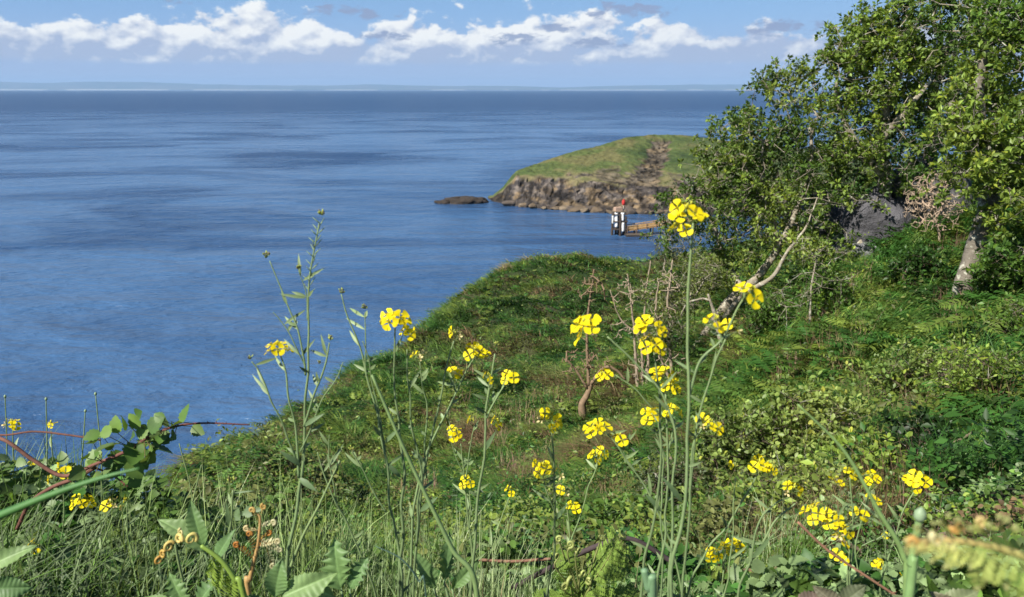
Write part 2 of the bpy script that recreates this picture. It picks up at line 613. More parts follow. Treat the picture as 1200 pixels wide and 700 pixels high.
for px in (1000, 1080):
    c_(px, 860, 1.15); c_(px, 780, 1.5); c_(px, 740, 2.3); c_(px, 690, 3.4); c_(px, 600, 5.2); c_(px, 500, 7.6); c_(px, 400, 11); c_(px, 330, 15); c_(px, 265, 19); c_(px, 225, 25); h_(px, .13, 38); h_(px, .2, 60); h_(px, .3, 95)
for px in (1160, 1260, 1500, 1900):
    c_(px, 860, 1.15); c_(px, 770, 1.5); c_(px, 720, 2.3); c_(px, 670, 3.2); c_(px, 590, 4.8); c_(px, 490, 7.0); c_(px, 400, 9.8); c_(px, 340, 13); c_(px, 260, 17); c_(px, 200, 24); h_(px, .06, 38); h_(px, .12, 60); h_(px, .2, 95)
ctl = np.array(ctl)
_sc = np.array([1.6, 1.0])
Q = ctl[:, :2] * _sc


def _U(d2):
    return 0.5 * d2 * np.log(np.maximum(d2, 1e-12))


nQ = len(Q)
D2 = ((Q[:, None] - Q[None]) ** 2).sum(-1)
A = np.zeros((nQ + 3, nQ + 3))
A[:nQ, :nQ] = _U(D2) + 0.002 * np.eye(nQ)
A[:nQ, nQ] = 1; A[:nQ, nQ + 1:] = Q
A[nQ, :nQ] = 1; A[nQ + 1:, :nQ] = Q.T
COEF = np.linalg.solve(A, np.concatenate([ctl[:, 2], [0, 0, 0]]))


def hraw(x, y):
    x = np.asarray(x, float).ravel(); y = np.asarray(y, float).ravel()
    r = np.hypot(x, y)
    a = np.arctan2(x, y)
    ac = np.clip(a, -0.95, 0.95)
    rr = np.clip(r, 1.15, 95)
    q = np.stack([ac * _sc[0], np.log(rr) * _sc[1]], -1)
    v = np.empty(len(q))
    for i in range(0, len(q), 20000):
        d2 = ((q[i:i + 20000, None] - Q[None]) ** 2).sum(-1)
        v[i:i + 20000] = _U(d2) @ COEF[:nQ] + COEF[nQ] + q[i:i + 20000] @ COEF[nQ + 1:]
    # v was set up against distance ahead; convert to height with the ahead distance of the clamped bearing
    z = H - v * rr * np.cos(ac)
    z = np.where(r > 95, np.minimum(z, z - (r - 95) * 0.1), z)
    zb = 28.75 + 0.05 * np.clip(r, 0, 60)
    wb = sm(R(75), R(125), np.abs(a)) * sm(0.6, 3.0, r)
    z = z * (1 - wb) + zb * wb
    return np.maximum(z, -6.0)


def ground(x, y, detail=True):
    x = np.asarray(x, float); shp = x.shape
    x = x.ravel(); y = np.asarray(y, float).ravel()
    z = hraw(x, y)
    r = np.hypot(x, y)
    k = np.clip(r * 0.035, 0.02, 0.8)
    p = np.stack([x, y, 0 * x], -1)
    z = z + (fbm(p * 0.55, 4, 3) - 0.5) * k * 1.4 * sm(1.5, 8, r)
    z = z + (fbm(p * 2.3, 3, 9) - 0.5) * np.clip(r * 0.02, 0.02, 0.25)
    return z.reshape(shp)


def gz(x, y):
    return float(ground(np.array([x]), np.array([y]))[0])


# polar grid, finer near the camera
na, nr = 520, 300
aa = np.linspace(-math.pi, math.pi, na)
# concentrate columns in the viewed wedge
aa = np.sign(aa) * (np.abs(aa) / math.pi) ** 1.7 * math.pi
rr = np.exp(np.linspace(math.log(0.25), math.log(140), nr))
AA, RR = np.meshgrid(aa, rr)
gx, gy = RR * np.sin(AA), RR * np.cos(AA)
gzv = ground(gx, gy)
V = np.stack([gx, gy, gzv], -1).reshape(-1, 3)
i, j = np.meshgrid(np.arange(nr - 1), np.arange(na - 1), indexing='ij')
a = i * na + j
F = np.stack([a, a + 1, a + na + 1, a + na], -1).reshape(-1, 4)[:, ::-1]
nn = fbm(V * np.array([.5, .5, .5]), 4, 21)
g1, g2, g3 = np.array([.026, .050, .012]), np.array([.048, .050, .022]), np.array([.035, .028, .018])
t1 = sm(.4, .62, nn)[:, None]
colr = g1 * (1 - t1) + g2 * t1
near = sm(9, 3, np.hypot(V[:, 0], V[:, 1]))[:, None]
colr = colr * (1 - near) + g3 * near
wet = sm(3.5, 0.5, V[:, 2])[:, None]
colr = colr * (1 - wet) + np.array([.05, .045, .04]) * wet
mb = MB(); mb.add(V, F, colr)
# small disc under the photographer's feet
ctr = np.array([[0, 0, gz(0, 0.01)]])
ring = V[:na]
mb2V = np.vstack([ctr, ring])
k = np.arange(na - 1)
mb.add(mb2V, np.stack([np.zeros(na - 1, int), k + 2, k + 1], -1), g3)
hill = mb.build('hillside', M_SOIL)
tag(hill, 'turf and soil of the grassy clifftop slope falling to the sea', 'hillside', None, 'structure')

# ---------------------------------------------------------------- sea
def sea_mat():
    m, nt, N, Lk = nodes('sea_water')
    out = N.new('ShaderNodeOutputMaterial')
    tc = N.new('ShaderNodeTexCoord')
    pb = N.new('ShaderNodeBsdfPrincipled')
    pb.inputs['IOR'].default_value = 1.33
    pb.inputs['Specular IOR Level'].default_value = 0.38
    geo = N.new('ShaderNodeNewGeometry')
    def noise(scale, sx, sy, rot=0.0, detail=3, rough=0.55, dist=0.0):
        mp = N.new('ShaderNodeMapping'); mp.inputs['Scale'].default_value = (sx, sy, 1); mp.inputs['Rotation'].default_value = (0, 0, rot)
        Lk.new(geo.outputs['Position'], mp.inputs['Vector'])
        n = N.new('ShaderNodeTexNoise'); n.inputs['Scale'].default_value = scale
        n.inputs['Detail'].default_value = detail; n.inputs['Roughness'].default_value = rough; n.inputs['Distortion'].default_value = dist
        Lk.new(mp.outputs[0], n.inputs['Vector'])
        return n.outputs['Fac']
    streak = noise(0.012, 0.7, 1.25, R(-7), 5, 0.62, 0.8)
    wide = noise(0.0012, 0.4, 1.2, R(6), 3, 0.5)
    mr = N.new('ShaderNodeMapRange'); Lk.new(streak, mr.inputs['Value'])
    mr.inputs['From Min'].default_value = 0.36; mr.inputs['From Max'].default_value = 0.56
    mr2 = N.new('ShaderNodeMapRange'); Lk.new(wide, mr2.inputs['Value'])
    mr2.inputs['From Min'].default_value = 0.35; mr2.inputs['From Max'].default_value = 0.65
    av = N.new('ShaderNodeMath'); av.operation = 'ADD'
    s1 = N.new('ShaderNodeMath'); s1.operation = 'MULTIPLY'; s1.inputs[1].default_value = 0.65; Lk.new(mr.outputs[0], s1.inputs[0])
    s2 = N.new('ShaderNodeMath'); s2.operation = 'MULTIPLY'; s2.inputs[1].default_value = 0.35; Lk.new(mr2.outputs[0], s2.inputs[0])
    Lk.new(s1.outputs[0], av.inputs[0]); Lk.new(s2.outputs[0], av.inputs[1])
    # wind lanes: body colour of the water and how ruffled it is
    # painted by distance: the darker reflection of far water put into its colour
    sp_ = N.new('ShaderNodeSeparateXYZ'); Lk.new(geo.outputs['Position'], sp_.inputs[0])
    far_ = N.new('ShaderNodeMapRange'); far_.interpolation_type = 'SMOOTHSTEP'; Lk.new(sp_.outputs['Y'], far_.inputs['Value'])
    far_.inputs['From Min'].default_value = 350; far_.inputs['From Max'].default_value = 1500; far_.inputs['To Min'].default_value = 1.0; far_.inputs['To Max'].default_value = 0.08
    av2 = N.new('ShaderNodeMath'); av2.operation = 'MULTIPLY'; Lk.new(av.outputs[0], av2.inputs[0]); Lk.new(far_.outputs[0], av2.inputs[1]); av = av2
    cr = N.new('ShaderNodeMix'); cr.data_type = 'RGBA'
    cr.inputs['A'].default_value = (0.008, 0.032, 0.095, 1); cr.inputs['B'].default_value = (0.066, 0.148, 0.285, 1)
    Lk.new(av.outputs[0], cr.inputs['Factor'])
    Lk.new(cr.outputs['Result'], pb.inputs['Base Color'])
    rg = N.new('ShaderNodeMapRange'); Lk.new(av.outputs[0], rg.inputs['Value'])
    rg.inputs['To Min'].default_value = 0.30; rg.inputs['To Max'].default_value = 0.16
    Lk.new(rg.outputs[0], pb.inputs['Roughness'])
    w1 = noise(0.50, 1.0, 1.5, R(20), 4, 0.62, 0.3)
    w2 = noise(0.10, 0.7, 1.6, R(-12), 3, 0.55, 0.2)
    w3 = noise(0.022, 0.6, 1.8, R(8), 3, 0.55, 0.2)
    b3 = N.new('ShaderNodeBump'); b3.inputs['Distance'].default_value = 6.0; b3.inputs['Strength'].default_value = 0.55; Lk.new(w3, b3.inputs['Height'])
    b2 = N.new('ShaderNodeBump'); b2.inputs['Distance'].default_value = 2.6; b2.inputs['Strength'].default_value = 0.8; Lk.new(w2, b2.inputs['Height']); Lk.new(b3.outputs[0], b2.inputs['Normal'])
    b1 = N.new('ShaderNodeBump'); b1.inputs['Distance'].default_value = 0.7; b1.inputs['Strength'].default_value = 0.7; Lk.new(w1, b1.inputs['Height']); Lk.new(b2.outputs[0], b1.inputs['Normal'])
    Lk.new(b1.outputs[0], pb.inputs['Normal'])
    Lk.new(pb.outputs[0], out.inputs['Surface'])
    return m


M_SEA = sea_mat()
SEA_R = 43000
na2 = 128
rs = np.concatenate([[0], np.geomspace(20, SEA_R, 60)])
th = np.linspace(0, 2 * np.pi, na2, endpoint=False)
V = np.stack([rs[:, None] * np.cos(th), rs[:, None] * np.sin(th), np.zeros((len(rs), na2))], -1).reshape(-1, 3)
i, j = np.meshgrid(np.arange(len(rs) - 1), np.arange(na2), indexing='ij')
F = np.stack([i * na2 + j, i * na2 + (j + 1) % na2, (i + 1) * na2 + (j + 1) % na2, (i + 1) * na2 + j], -1).reshape(-1, 4)
F = F[:, ::-1]
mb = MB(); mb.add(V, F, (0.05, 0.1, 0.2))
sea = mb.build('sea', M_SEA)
tag(sea, 'rippled blue sea with darker wind lanes reaching the horizon', 'sea', None, 'structure')

# ---------------------------------------------------------------- far coast
pxs = np.linspace(-900, 2100, 700)
DC = 34000.0
mb = MB()
hpx = np.interp(pxs, [-900, -200, 0, 60, 120, 190, 240, 330, 430, 520, 600, 680, 760, 860, 1000, 1400, 2100],
                [8, 8, 8.5, 8, 8.6, 8.4, 6.6, 5.6, 5.4, 4.4, 5.0, 3.6, 5.6, 6.2, 5.0, 6, 7])
hpx = hpx + (fbm(np.stack([pxs * 0.02, 0 * pxs, 0 * pxs], -1), 4, 8) - 0.5) * 2.2
hm = np.maximum(hpx, 1.0) / FPX * DC
rowsd = np.array([-400, 0, 500, 1800, 3600, 5400, 7000])
rowsf = np.array([-.05, .03, .16, .45, .8, 1.0, 0.2])
X0 = (pxs - 600) / FPX * cp
V = []
for d_, f_ in zip(rowsd, rowsf):
    D = DC + d_
    x = X0 * D
    bumpz = (fbm(np.stack([x / 2200.0, np.full_like(x, D / 2200.0), 0 * x], -1), 4, 31) - .5) * 90 * f_
    zz = hm * f_ * (D / DC) + bumpz
    if f_ < 0: zz = np.full_like(x, -6.0)
    V.append(np.stack([x, np.full_like(x, D * 1.0), zz], -1))
V = np.array(V)
nR, nC = V.shape[:2]
i, j = np.meshgrid(np.arange(nR - 1), np.arange(nC - 1), indexing='ij')
a = i * nC + j
F = np.stack([a, a + 1, a + nC + 1, a + nC], -1).reshape(-1, 4)
W = V.reshape(-1, 3)
fn = fbm(W / 1500.0, 4, 12)
c = np.where(fn[:, None] > .52, [.05, .07, .06], [.085, .09, .08])
beach = (np.repeat(np.arange(nR), nC) <= 1)
bn = fbm(W / 1700.0, 3, 77)
c = np.where((beach & (bn > .36))[:, None], [.55, .52, .46], c)
mb.add(W, F, c)
M_FAR = rough_mat('far_fields', 0.004, 0.95, 0.2, 5.0)
coast = mb.build('distant_coast', M_FAR)
tag(coast, 'long low hazy coast on the horizon with a pale shoreline', 'coast', None, 'structure')

# ---------------------------------------------------------------- haze
def haze():
    m, nt, N, Lk = nodes('air_haze')
    out = N.new('ShaderNodeOutputMaterial')
    pv = N.new('ShaderNodeVolumePrincipled')
    pv.inputs['Color'].default_value = (0.44, 0.68, 1.0, 1)
    pv.inputs['Density'].default_value = HAZE_D
    pv.inputs['Anisotropy'].default_value = 0.0
    Lk.new(pv.outputs[0], out.inputs['Volume'])
    s = 44000.0
    v = [(x, y, z) for z in (-10, 520) for x, y in ((-s, -s), (s, -s), (s, s), (-s, s))]
    f = [(3, 2, 1, 0), (4, 5, 6, 7), (0, 1, 5, 4), (1, 2, 6, 5), (2, 3, 7, 6), (3, 0, 4, 7)]
    mb = MB(); mb.add(v, f)
    o = mb.build('haze', m, smooth=False)
    tag(o, 'thin blue sea haze that fades the far coast', 'haze', None, 'stuff')
HAZE_D = 3.4e-5
haze()
# ---------------------------------------------------------------- headland
def ip(x, xs, ys):
    return np.interp(x, xs, ys)


def Prow(px, py, Y):
    return np.stack([P(a, b, c) for a, b, c in zip(px, py, Y)])


nu = 420
pxh = np.linspace(572, 1040, nu)
wpy = ip(pxh, [572, 577, 600, 640, 700, 770, 860, 1040], [233, 236, 241, 245, 249, 251, 253, 256])
Yw = np.array([H / depv(p) for p in wpy])
tpy = ip(pxh, [572, 577, 590, 605, 640, 700, 740, 800, 1040], [231.5, 232, 222, 207, 209, 212, 216, 222, 224])
spy = ip(pxh, [572, 577, 588, 600, 607, 630, 665, 700, 735, 765, 800, 830, 880, 1040], [231, 231, 221, 206, 200, 192, 180, 171.5, 161, 157.5, 158.5, 162, 168, 184])
spy = spy + (fbm(np.stack([pxh * .06, 0 * pxh, 0 * pxh], -1), 3, 4) - .5) * 2.0
Yt = Yw + ip(pxh, [572, 600, 700, 1040], [1.0, 4, 9, 14])
Ys = Yw + ip(pxh, [572, 600, 640, 765, 1040], [2.0, 9, 26, 66, 90])
A0 = Prow(pxh, wpy, Yw)
A0u = A0 + np.array([0, -1.5, -3.5])
T0 = Prow(pxh, tpy, Yt)
S0 = Prow(pxh, spy, Ys)
B0 = S0 + np.array([0, 1, 0]) * ip(pxh, [572, 640, 1040], [4, 30, 60])[:, None]
B0[:, 2] = S0[:, 2] * 0.72
E0 = B0 + np.array([0, 1, 0]) * ip(pxh, [572, 640, 1040], [6, 25, 50])[:, None]
E0[:, 2] = -4
rows = []
kind = []
def span(a, b, n, k, ease=0.0):
    for q in np.linspace(0, 1, n, endpoint=False):
        m = a * (1 - q) + b * q
        m = m.copy()
        m[:, 2] += ease * math.sin(math.pi * q) * np.clip(b[:, 2] - a[:, 2], 0, 20)
        rows.append(m); kind.append(k + q)
span(A0u, A0, 8, 0)
span(A0, T0, 46, 1, -0.05)
span(T0, S0, 90, 2, 0.05)
span(S0, B0, 16, 3, 0.12)
span(B0, E0, 10, 4)
rows.append(E0); kind.append(5)
V = np.array(rows)
K = np.repeat(np.array(kind), nu)
W = V.reshape(-1, 3)
PX = np.tile(pxh, len(rows))
ppx, ppy, _ = proj(W)
cl = np.where(K < 2, 1.0, 0.0)
# rocky gully running up the face
gx_ = ip(K, [2, 2.4, 3], [748, 765, 778])
gul = np.exp(-((PX - gx_) / ip(K, [2, 2.5, 3], [26, 17, 10])) ** 2) * (K >= 2) * (K < 2.9)
scar = np.exp(-((PX - 712) / 22) ** 2 - ((K - 2.15) / 0.22) ** 2)
n1 = fbm(W / np.array([2.2, 2.2, 5.0]), 5, 41)
n2 = fbm(W / np.array([7.0, 7.0, 12.0]), 4, 43)
n3 = fbm(W / 1.1, 4, 47)
ridge = 1 - np.abs(2 * n1 - 1)
edge = sm(0, 1.0, K) * (1 - sm(4.6, 5.0, K))
taper = ip(PX, [572, 610], [0.3, 1])
amp = (cl * 1.9 + (1 - cl) * 0.5 + gul * 1.6) * edge * taper
disp = (n2 - .5) * 2 * amp * 1.1 + (ridge - .6) * amp * 1.2
W = W + np.stack([0.25 * disp, -disp, 0.22 * disp], -1)
W[:, 2] += (n3 - .5) * 0.7 * edge * taper - gul * 1.4 - scar * .5
green = np.array([.075, .100, .030]); olive = np.array([.120, .115, .045]); dgreen = np.array([.040, .065, .020])
g = fbm(W / np.array([9., 9., 5.]), 4, 51)[:, None]
col = dgreen * (1 - sm(.3, .5, g)) + green * sm(.3, .5, g)
col = col * (1 - sm(.5, .68, g)) + olive * sm(.5, .68, g)
rock = np.where(n3[:, None] > .5, [.125, .105, .088], [.060, .052, .048])
tan_ = np.array([.20, .145, .085])
rn = fbm(W / np.array([3.5, 3.5, 1.6]), 4, 61)[:, None]
rock = rock * (1 - sm(.5, .62, rn)) + tan_ * sm(.5, .62, rn) * .9
dark = np.array([.035, .030, .028])
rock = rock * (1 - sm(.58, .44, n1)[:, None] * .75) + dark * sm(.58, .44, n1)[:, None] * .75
topn = (fbm(W / np.array([4., 4., 9.]), 3, 71) - .5) * .9
isrock = np.clip(sm(2.12, 1.92, K + topn * (K > 1.4) ), 0, 1)
isrock = np.maximum(isrock, sm(.42, .62, gul * .8 + (n1 - .5) * .9 + .1 * (gul > .2)))
isrock = np.maximum(isrock, sm(.5, .7, scar + (n1 - .5) * .8) * .8)
brownr = np.clip(gul + scar, 0, 1)[:, None]
rock = rock * (1 - brownr * .6) + np.array([.110, .088, .055]) * brownr * .6
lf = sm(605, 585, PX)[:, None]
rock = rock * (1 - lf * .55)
strata = vnoise(np.stack([W[:, 0] * .05, W[:, 1] * .05, W[:, 2] * 1.3 + W[:, 0] * .10 + n2 * 3.5], -1), 66)[:, None]
rock = rock * (.78 + .5 * sm(.3, .7, strata))
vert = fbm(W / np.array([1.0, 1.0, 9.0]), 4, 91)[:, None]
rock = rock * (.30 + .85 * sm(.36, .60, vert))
wetb = sm(1.30, 1.04, K)[:, None] * .8
rock = rock * (1 - wetb) + dark * wetb
dry = sm(2.3, 2.05, K + topn * .6)[:, None] * .7
col = col * (1 - dry) + np.array([.20, .165, .085]) * dry
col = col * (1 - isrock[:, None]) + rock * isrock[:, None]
nRr = len(rows)
i, j = np.meshgrid(np.arange(nRr - 1), np.arange(nu - 1), indexing='ij')
a = i * nu + j
F = np.stack([a, a + 1, a + nu + 1, a + nu], -1).reshape(-1, 4)
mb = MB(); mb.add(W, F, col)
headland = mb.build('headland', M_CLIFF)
tag(headland, 'grassy headland with a rocky cliff and brown gully above the bay', 'headland', None, 'structure')


def rock_blob(mb, c, size, seed, col, sub=3, rough=0.55, squash=1.0):
    import bmesh
    bm = bmesh.new()
    bmesh.ops.create_icosphere(bm, subdivisions=sub, radius=1.0)
    v = np.array([q.co[:] for q in bm.verts])
    f = np.array([[q.index for q in t.verts] for t in bm.faces])
    bm.free()
    n = fbm(v * 1.3 + seed * 7.7, 3, seed)
    n2 = np.abs(fbm(v * 2.9 + seed * 3.1, 3, seed + 5) - .5) * 2
    v = v * (1 + rough * (n - .5) * 2 - .25 * rough * n2)[:, None]
    # chiselled flats
    r0 = np.random.default_rng(seed)
    for _ in range(5):
        d = norm(r0.normal(size=3))
        h = r0.uniform(.55, .8)
        pr = v @ d
        v = v - np.outer(np.clip(pr - h, 0, None) * .85, d)
    v = v * np.asarray(size) + np.asarray(c)
    k = fbm(v / max(size) * 3, 4, seed + 9)[:, None]
    cc = np.asarray(col) * (.55 + .9 * k)
    mb.add(v, f, cc)


# low rock in the water off the point
px_, wy = 541, 237.5
Yr = H / depv(wy)
c0 = P(px_, wy, Yr)
mb = MB()
for q, (dx, sx, sz, hh) in enumerate([(-4.6, 3.2, 1.0, .25), (-1.5, 3.6, 1.9, .4), (1.8, 3.6, 2.1, .4), (4.9, 2.6, 1.4, .2), (-6.2, 1.6, .5, .1), (0.2, 4.6, 1.5, .2)]):
    rock_blob(mb, c0 + np.array([dx, 1.2 * math.sin(q * 2.1), hh * .3]), (sx, 2.6, sz), 100 + q, (.040, .032, .026), 4)
o = mb.build('sea_rock', M_CLIFF, origin=c0)
tag(o, 'low dark rock standing alone in the sea off the headland tip', 'rock')

# boulders under the cliff, at the water's edge
protos = []
for q in range(5):
    mb = MB(); rock_blob(mb, (0, 0, 0), (1.0, 0.9, 0.62), 200 + q, [(.14, .105, .07), (.09, .073, .06), (.12, .09, .06), (.055, .047, .04), (.16, .125, .085)][q], 3)
    protos.append(mb.mesh('boulder', M_CLIFF))
rb = np.random.default_rng(5)
for q in range(46):
    px_ = 590 + 225 * (q + rb.uniform(0, .9)) / 46
    wy = float(np.interp(px_, pxh, wpy)) - rb.uniform(-.5, 5.5)
    Yb = H / depv(wy) * rb.uniform(.975, .99)
    c = P(px_, wy, Yb)
    s = rb.uniform(.7, 1.9)
    o = bpy.data.objects.new('boulder', protos[q % 5])
    COL.objects.link(o)
    o.location = (c[0], H / depv(float(np.interp(px_, pxh, wpy))) - rb.uniform(-2.4, 1.2), max(c[2], 0) * .5 + .1)
    o.scale = (s * rb.uniform(.8, 1.5), s, s * rb.uniform(.7, 1.1))
    o.rotation_euler = (rb.uniform(-.3, .3), rb.uniform(-.3, .3), rb.uniform(0, 6))
    tag(o, 'tan and dark boulder at the waterline under the headland cliff', 'boulder', 'boulders at the foot of the headland cliff')

# ---------------------------------------------------------------- jetty in the bay
YJ = 169.0
J = P(726, 275, YJ); J[2] = 0.0
def JP(px, py, dy=0.0):
    return P(px, py, YJ + dy)
tan = (.34, .22, .11)
dol = thing('mooring_dolphin', 'cluster of dark piles with white fenders and a red marker in the bay', 'mooring posts', J)
for q, (px_, topy, dy, rad) in enumerate([(718.3, 252, 0, .26), (722.6, 250, .9, .24), (727.4, 251, -.9, .26), (731.2, 250.5, .6, .24), (733.4, 254, -.6, .24), (725, 253, 1.6, .22)]):
    t = JP(px_, topy, dy); b = t.copy(); b[2] = -4
    lean = (b - t) * 0; lean[0] = (J[0] - t[0]) * -.12
    mb = MB(); tube(mb, smooth_path([b + lean, t], 12), rad, 10, (.055, .042, .033), rough=.2)
    mb.build('pile', M_WOOD, dol)
for q, (px_, y0, y1, dy) in enumerate([(722.4, 249, 266, -.55), (729.6, 249.5, 258.5, -.75), (729.9, 261, 271, -.75), (718.2, 253, 262, -.5)]):
    mb = MB(); tube(mb, smooth_path([JP(px_, y0, dy), JP(px_, y1, dy)], 8), .36 if q < 3 else .22, 10, (.78, .77, .73) if q < 3 else (.55, .55, .52))
    mb.build('fender', M_WOOD, dol)
def box(mb, c, s, col=(.3, .3, .3), rz=0.0, ax=None):
    c = np.asarray(c, float); s = np.asarray(s, float) / 2
    v = np.array([[x, y, z] for x in (-1, 1) for y in (-1, 1) for z in (-1, 1)], float) * s
    if ax is not None:
        e = norm(np.asarray(ax, float)); f_ = norm(np.cross([0, 0, 1.0], e)); g_ = np.cross(e, f_)
        v = v @ np.stack([e, f_, g_])
    else:
        v = v @ np.array([[math.cos(rz), math.sin(rz), 0], [-math.sin(rz), math.cos(rz), 0], [0, 0, 1]])
    f = np.array([[0, 1, 3, 2], [4, 6, 7, 5], [0, 4, 5, 1], [2, 3, 7, 6], [0, 2, 6, 4], [1, 5, 7, 3]])
    mb.add(v + c, f, col)
mb = MB()
for q, pz in enumerate((250.8, 259.0, 268.0)):
    box(mb, JP(726, pz, .2), (3.1, 2.4, .22), (.07, .055, .045), .05)
mb.build('cross_beam', M_WOOD, dol, smooth=False)
mb = MB(); box(mb, JP(724.2, 245.4), (1.5, 1.3, .9), (.40, .27, .19), .3); box(mb, JP(724.2, 247.6), (1.9, 1.7, .16), (.2, .15, .1), .3)
mb.build('equipment_box', M_WOOD, dol, smooth=False)
mb = MB(); tube(mb, smooth_path([JP(730.6, 250.5), JP(730.6, 239)], 5), .10, 8, (.5, .42, .33))
mast = mb.build('mast', M_WOOD, dol)
mb = MB(); c = JP(730.8, 237.2)
tube(mb, np.array([c + [0, 0, -.62], c + [0, 0, -.35], c + [0, 0, .3], c + [0, 0, .62]]), [.22, .36, .36, .10], 14, (.42, .035, .03))
mb.build('marker', M_WOOD, mast)
# the gangway from the shore down to the piles
gw = thing('gangway', 'orange brown timber gangway leading from the shore to the mooring piles', 'gangway', JP(734, 272))
a0, a1 = JP(733.5, 270.0), JP(812, 258.5, 3)
axd = a1 - a0; Lg = np.linalg.norm(axd)
side = norm(np.cross(axd, [0, 0, 1.0]))
mb = MB(); box(mb, (a0 + a1) / 2, (Lg, 1.6, .22), (.36, .22, .09), ax=axd); mb.build('deck', M_WOOD, gw, smooth=False)
for s in (-1, 1):
    mb = MB(); box(mb, (a0 + a1) / 2 + side * s * .82 + np.array([0, 0, .95]), (Lg, .12, .16), (.42, .27, .12), ax=axd)
    box(mb, (a0 + a1) / 2 + side * s * .82 + np.array([0, 0, .52]), (Lg, .08, .34), (.42, .27, .12), ax=axd)
    mb.build('handrail', M_WOOD, gw, smooth=False)
    for q in range(8):
        t = q / 7
        p = a0 * (1 - t) + a1 * t + side * s * .92
        mb = MB(); box(mb, p + np.array([0, 0, .35]), (.14, .12, 1.4), (.16, .10, .06)); mb.build('post', M_WOOD, gw, smooth=False)
for px_ in (744.5, 763.5, 790):
    t = (px_ - 733.5) / 78.5; p = a0 * (1 - t) + a1 * t
    for s in (-.7, .7):
        b = p.copy() + side * s; b[2] = -4
        mb = MB(); tube(mb, smooth_path([b, p + side * s + [0, 0, -.1]], 4), .16, 8, (.06, .045, .035)); mb.build('pile', M_WOOD, gw)
pc = P(748, 274.2, YJ - 1.2); pc[2] = .12
mb = MB(); box(mb, pc, (5.4, 2.0, .42), (.035, .03, .03), .04); box(mb, pc + [0, 0, .27], (5.2, 1.8, .1), (.10, .08, .06), .04)
o = mb.build('pontoon', M_WOOD, origin=pc, smooth=False)
tag(o, 'low dark floating pontoon under the gangway beside the white-fendered piles', 'pontoon')
# ---------------------------------------------------------------- woody plants
def grow(trunks, att, step, r_tip, r_base, wob=0.12, pull=0.55, sd=1):
    """limbs reach from the trunk lines to every spray of the crown"""
    g = np.random.default_rng(sd)
    X, par, isT, tr = [], [], [], []
    for pts, ra, rb_, n in trunks:
        pp = smooth_path(pts, n)
        base_par = -1
        if X:
            d = np.linalg.norm(np.array(X) - pp[0], axis=1)
            if d.min() < 0.6: base_par = int(d.argmin())
        for q, p in enumerate(pp):
            X.append(p); par.append(base_par if q == 0 else len(X) - 2); isT.append(True); tr.append(ra + (rb_ - ra) * q / (n - 1))
    Xa = np.zeros((len(X) + len(att) * 40, 3)); m = len(X); Xa[:m] = X
    root = Xa[:m].copy()
    order = np.argsort([np.linalg.norm(root - a, axis=1).min() for a in att])
    tips = []
    for k in order:
        a = att[k]
        dd = np.linalg.norm(Xa[:m] - a, axis=1)
        j = int(dd.argmin()); d = dd[j]
        n = max(1, int(d / step))
        n = min(n, 30)
        p0 = Xa[j]
        gp = par[j]
        dirp = norm(p0 - Xa[gp]) if gp >= 0 else norm(a - p0)
        ctrl = p0 + dirp * d * .35 * pull + np.array([0, 0, .06 * d])
        prev = j
        for q in range(1, n + 1):
            t = q / n
            p = (1 - t) ** 2 * p0 + 2 * t * (1 - t) * ctrl + t * t * a
            if q < n: p = p + g.normal(0, wob * step, 3)
            Xa[m] = p; par.append(prev); isT.append(False); tr.append(0); prev = m; m += 1
        tips.append(prev)
    X = Xa[:m]; par = np.array(par); tr = np.array(tr)
    rad = np.zeros(m)
    e = 2.4
    acc = np.zeros(m)
    for q in range(m - 1, -1, -1):
        if acc[q] == 0: acc[q] = r_tip ** e
        if par[q] >= 0: acc[par[q]] += acc[q]
    rad = acc ** (1 / e)
    mx = rad.max()
    rad = np.where(np.array(isT), tr, np.minimum(rad, r_base))
    return X, par, rad, np.array(isT), np.array(tips)


def sample_blobs(blobs, n, g, shell=0.55):
    """blobs: (px, py, radius in px, distance, weight)"""
    b = np.array(blobs, float)
    wgt = b[:, 2] ** 2 * b[:, 4]
    idx = g.choice(len(b), n, p=wgt / wgt.sum())
    out = np.zeros((n, 3))
    u = norm(g.normal(size=(n, 3)))
    rad = g.uniform(shell ** 3, 1, n) ** (1 / 3)
    for q in range(n):
        bx = b[idx[q]]
        c = P(bx[0], bx[1], bx[3])
        rm = bx[2] / FPX * bx[3] * 1.02
        out[q] = c + u[q] * rad[q] * rm * np.array([1, 1.15, 1])
    return out


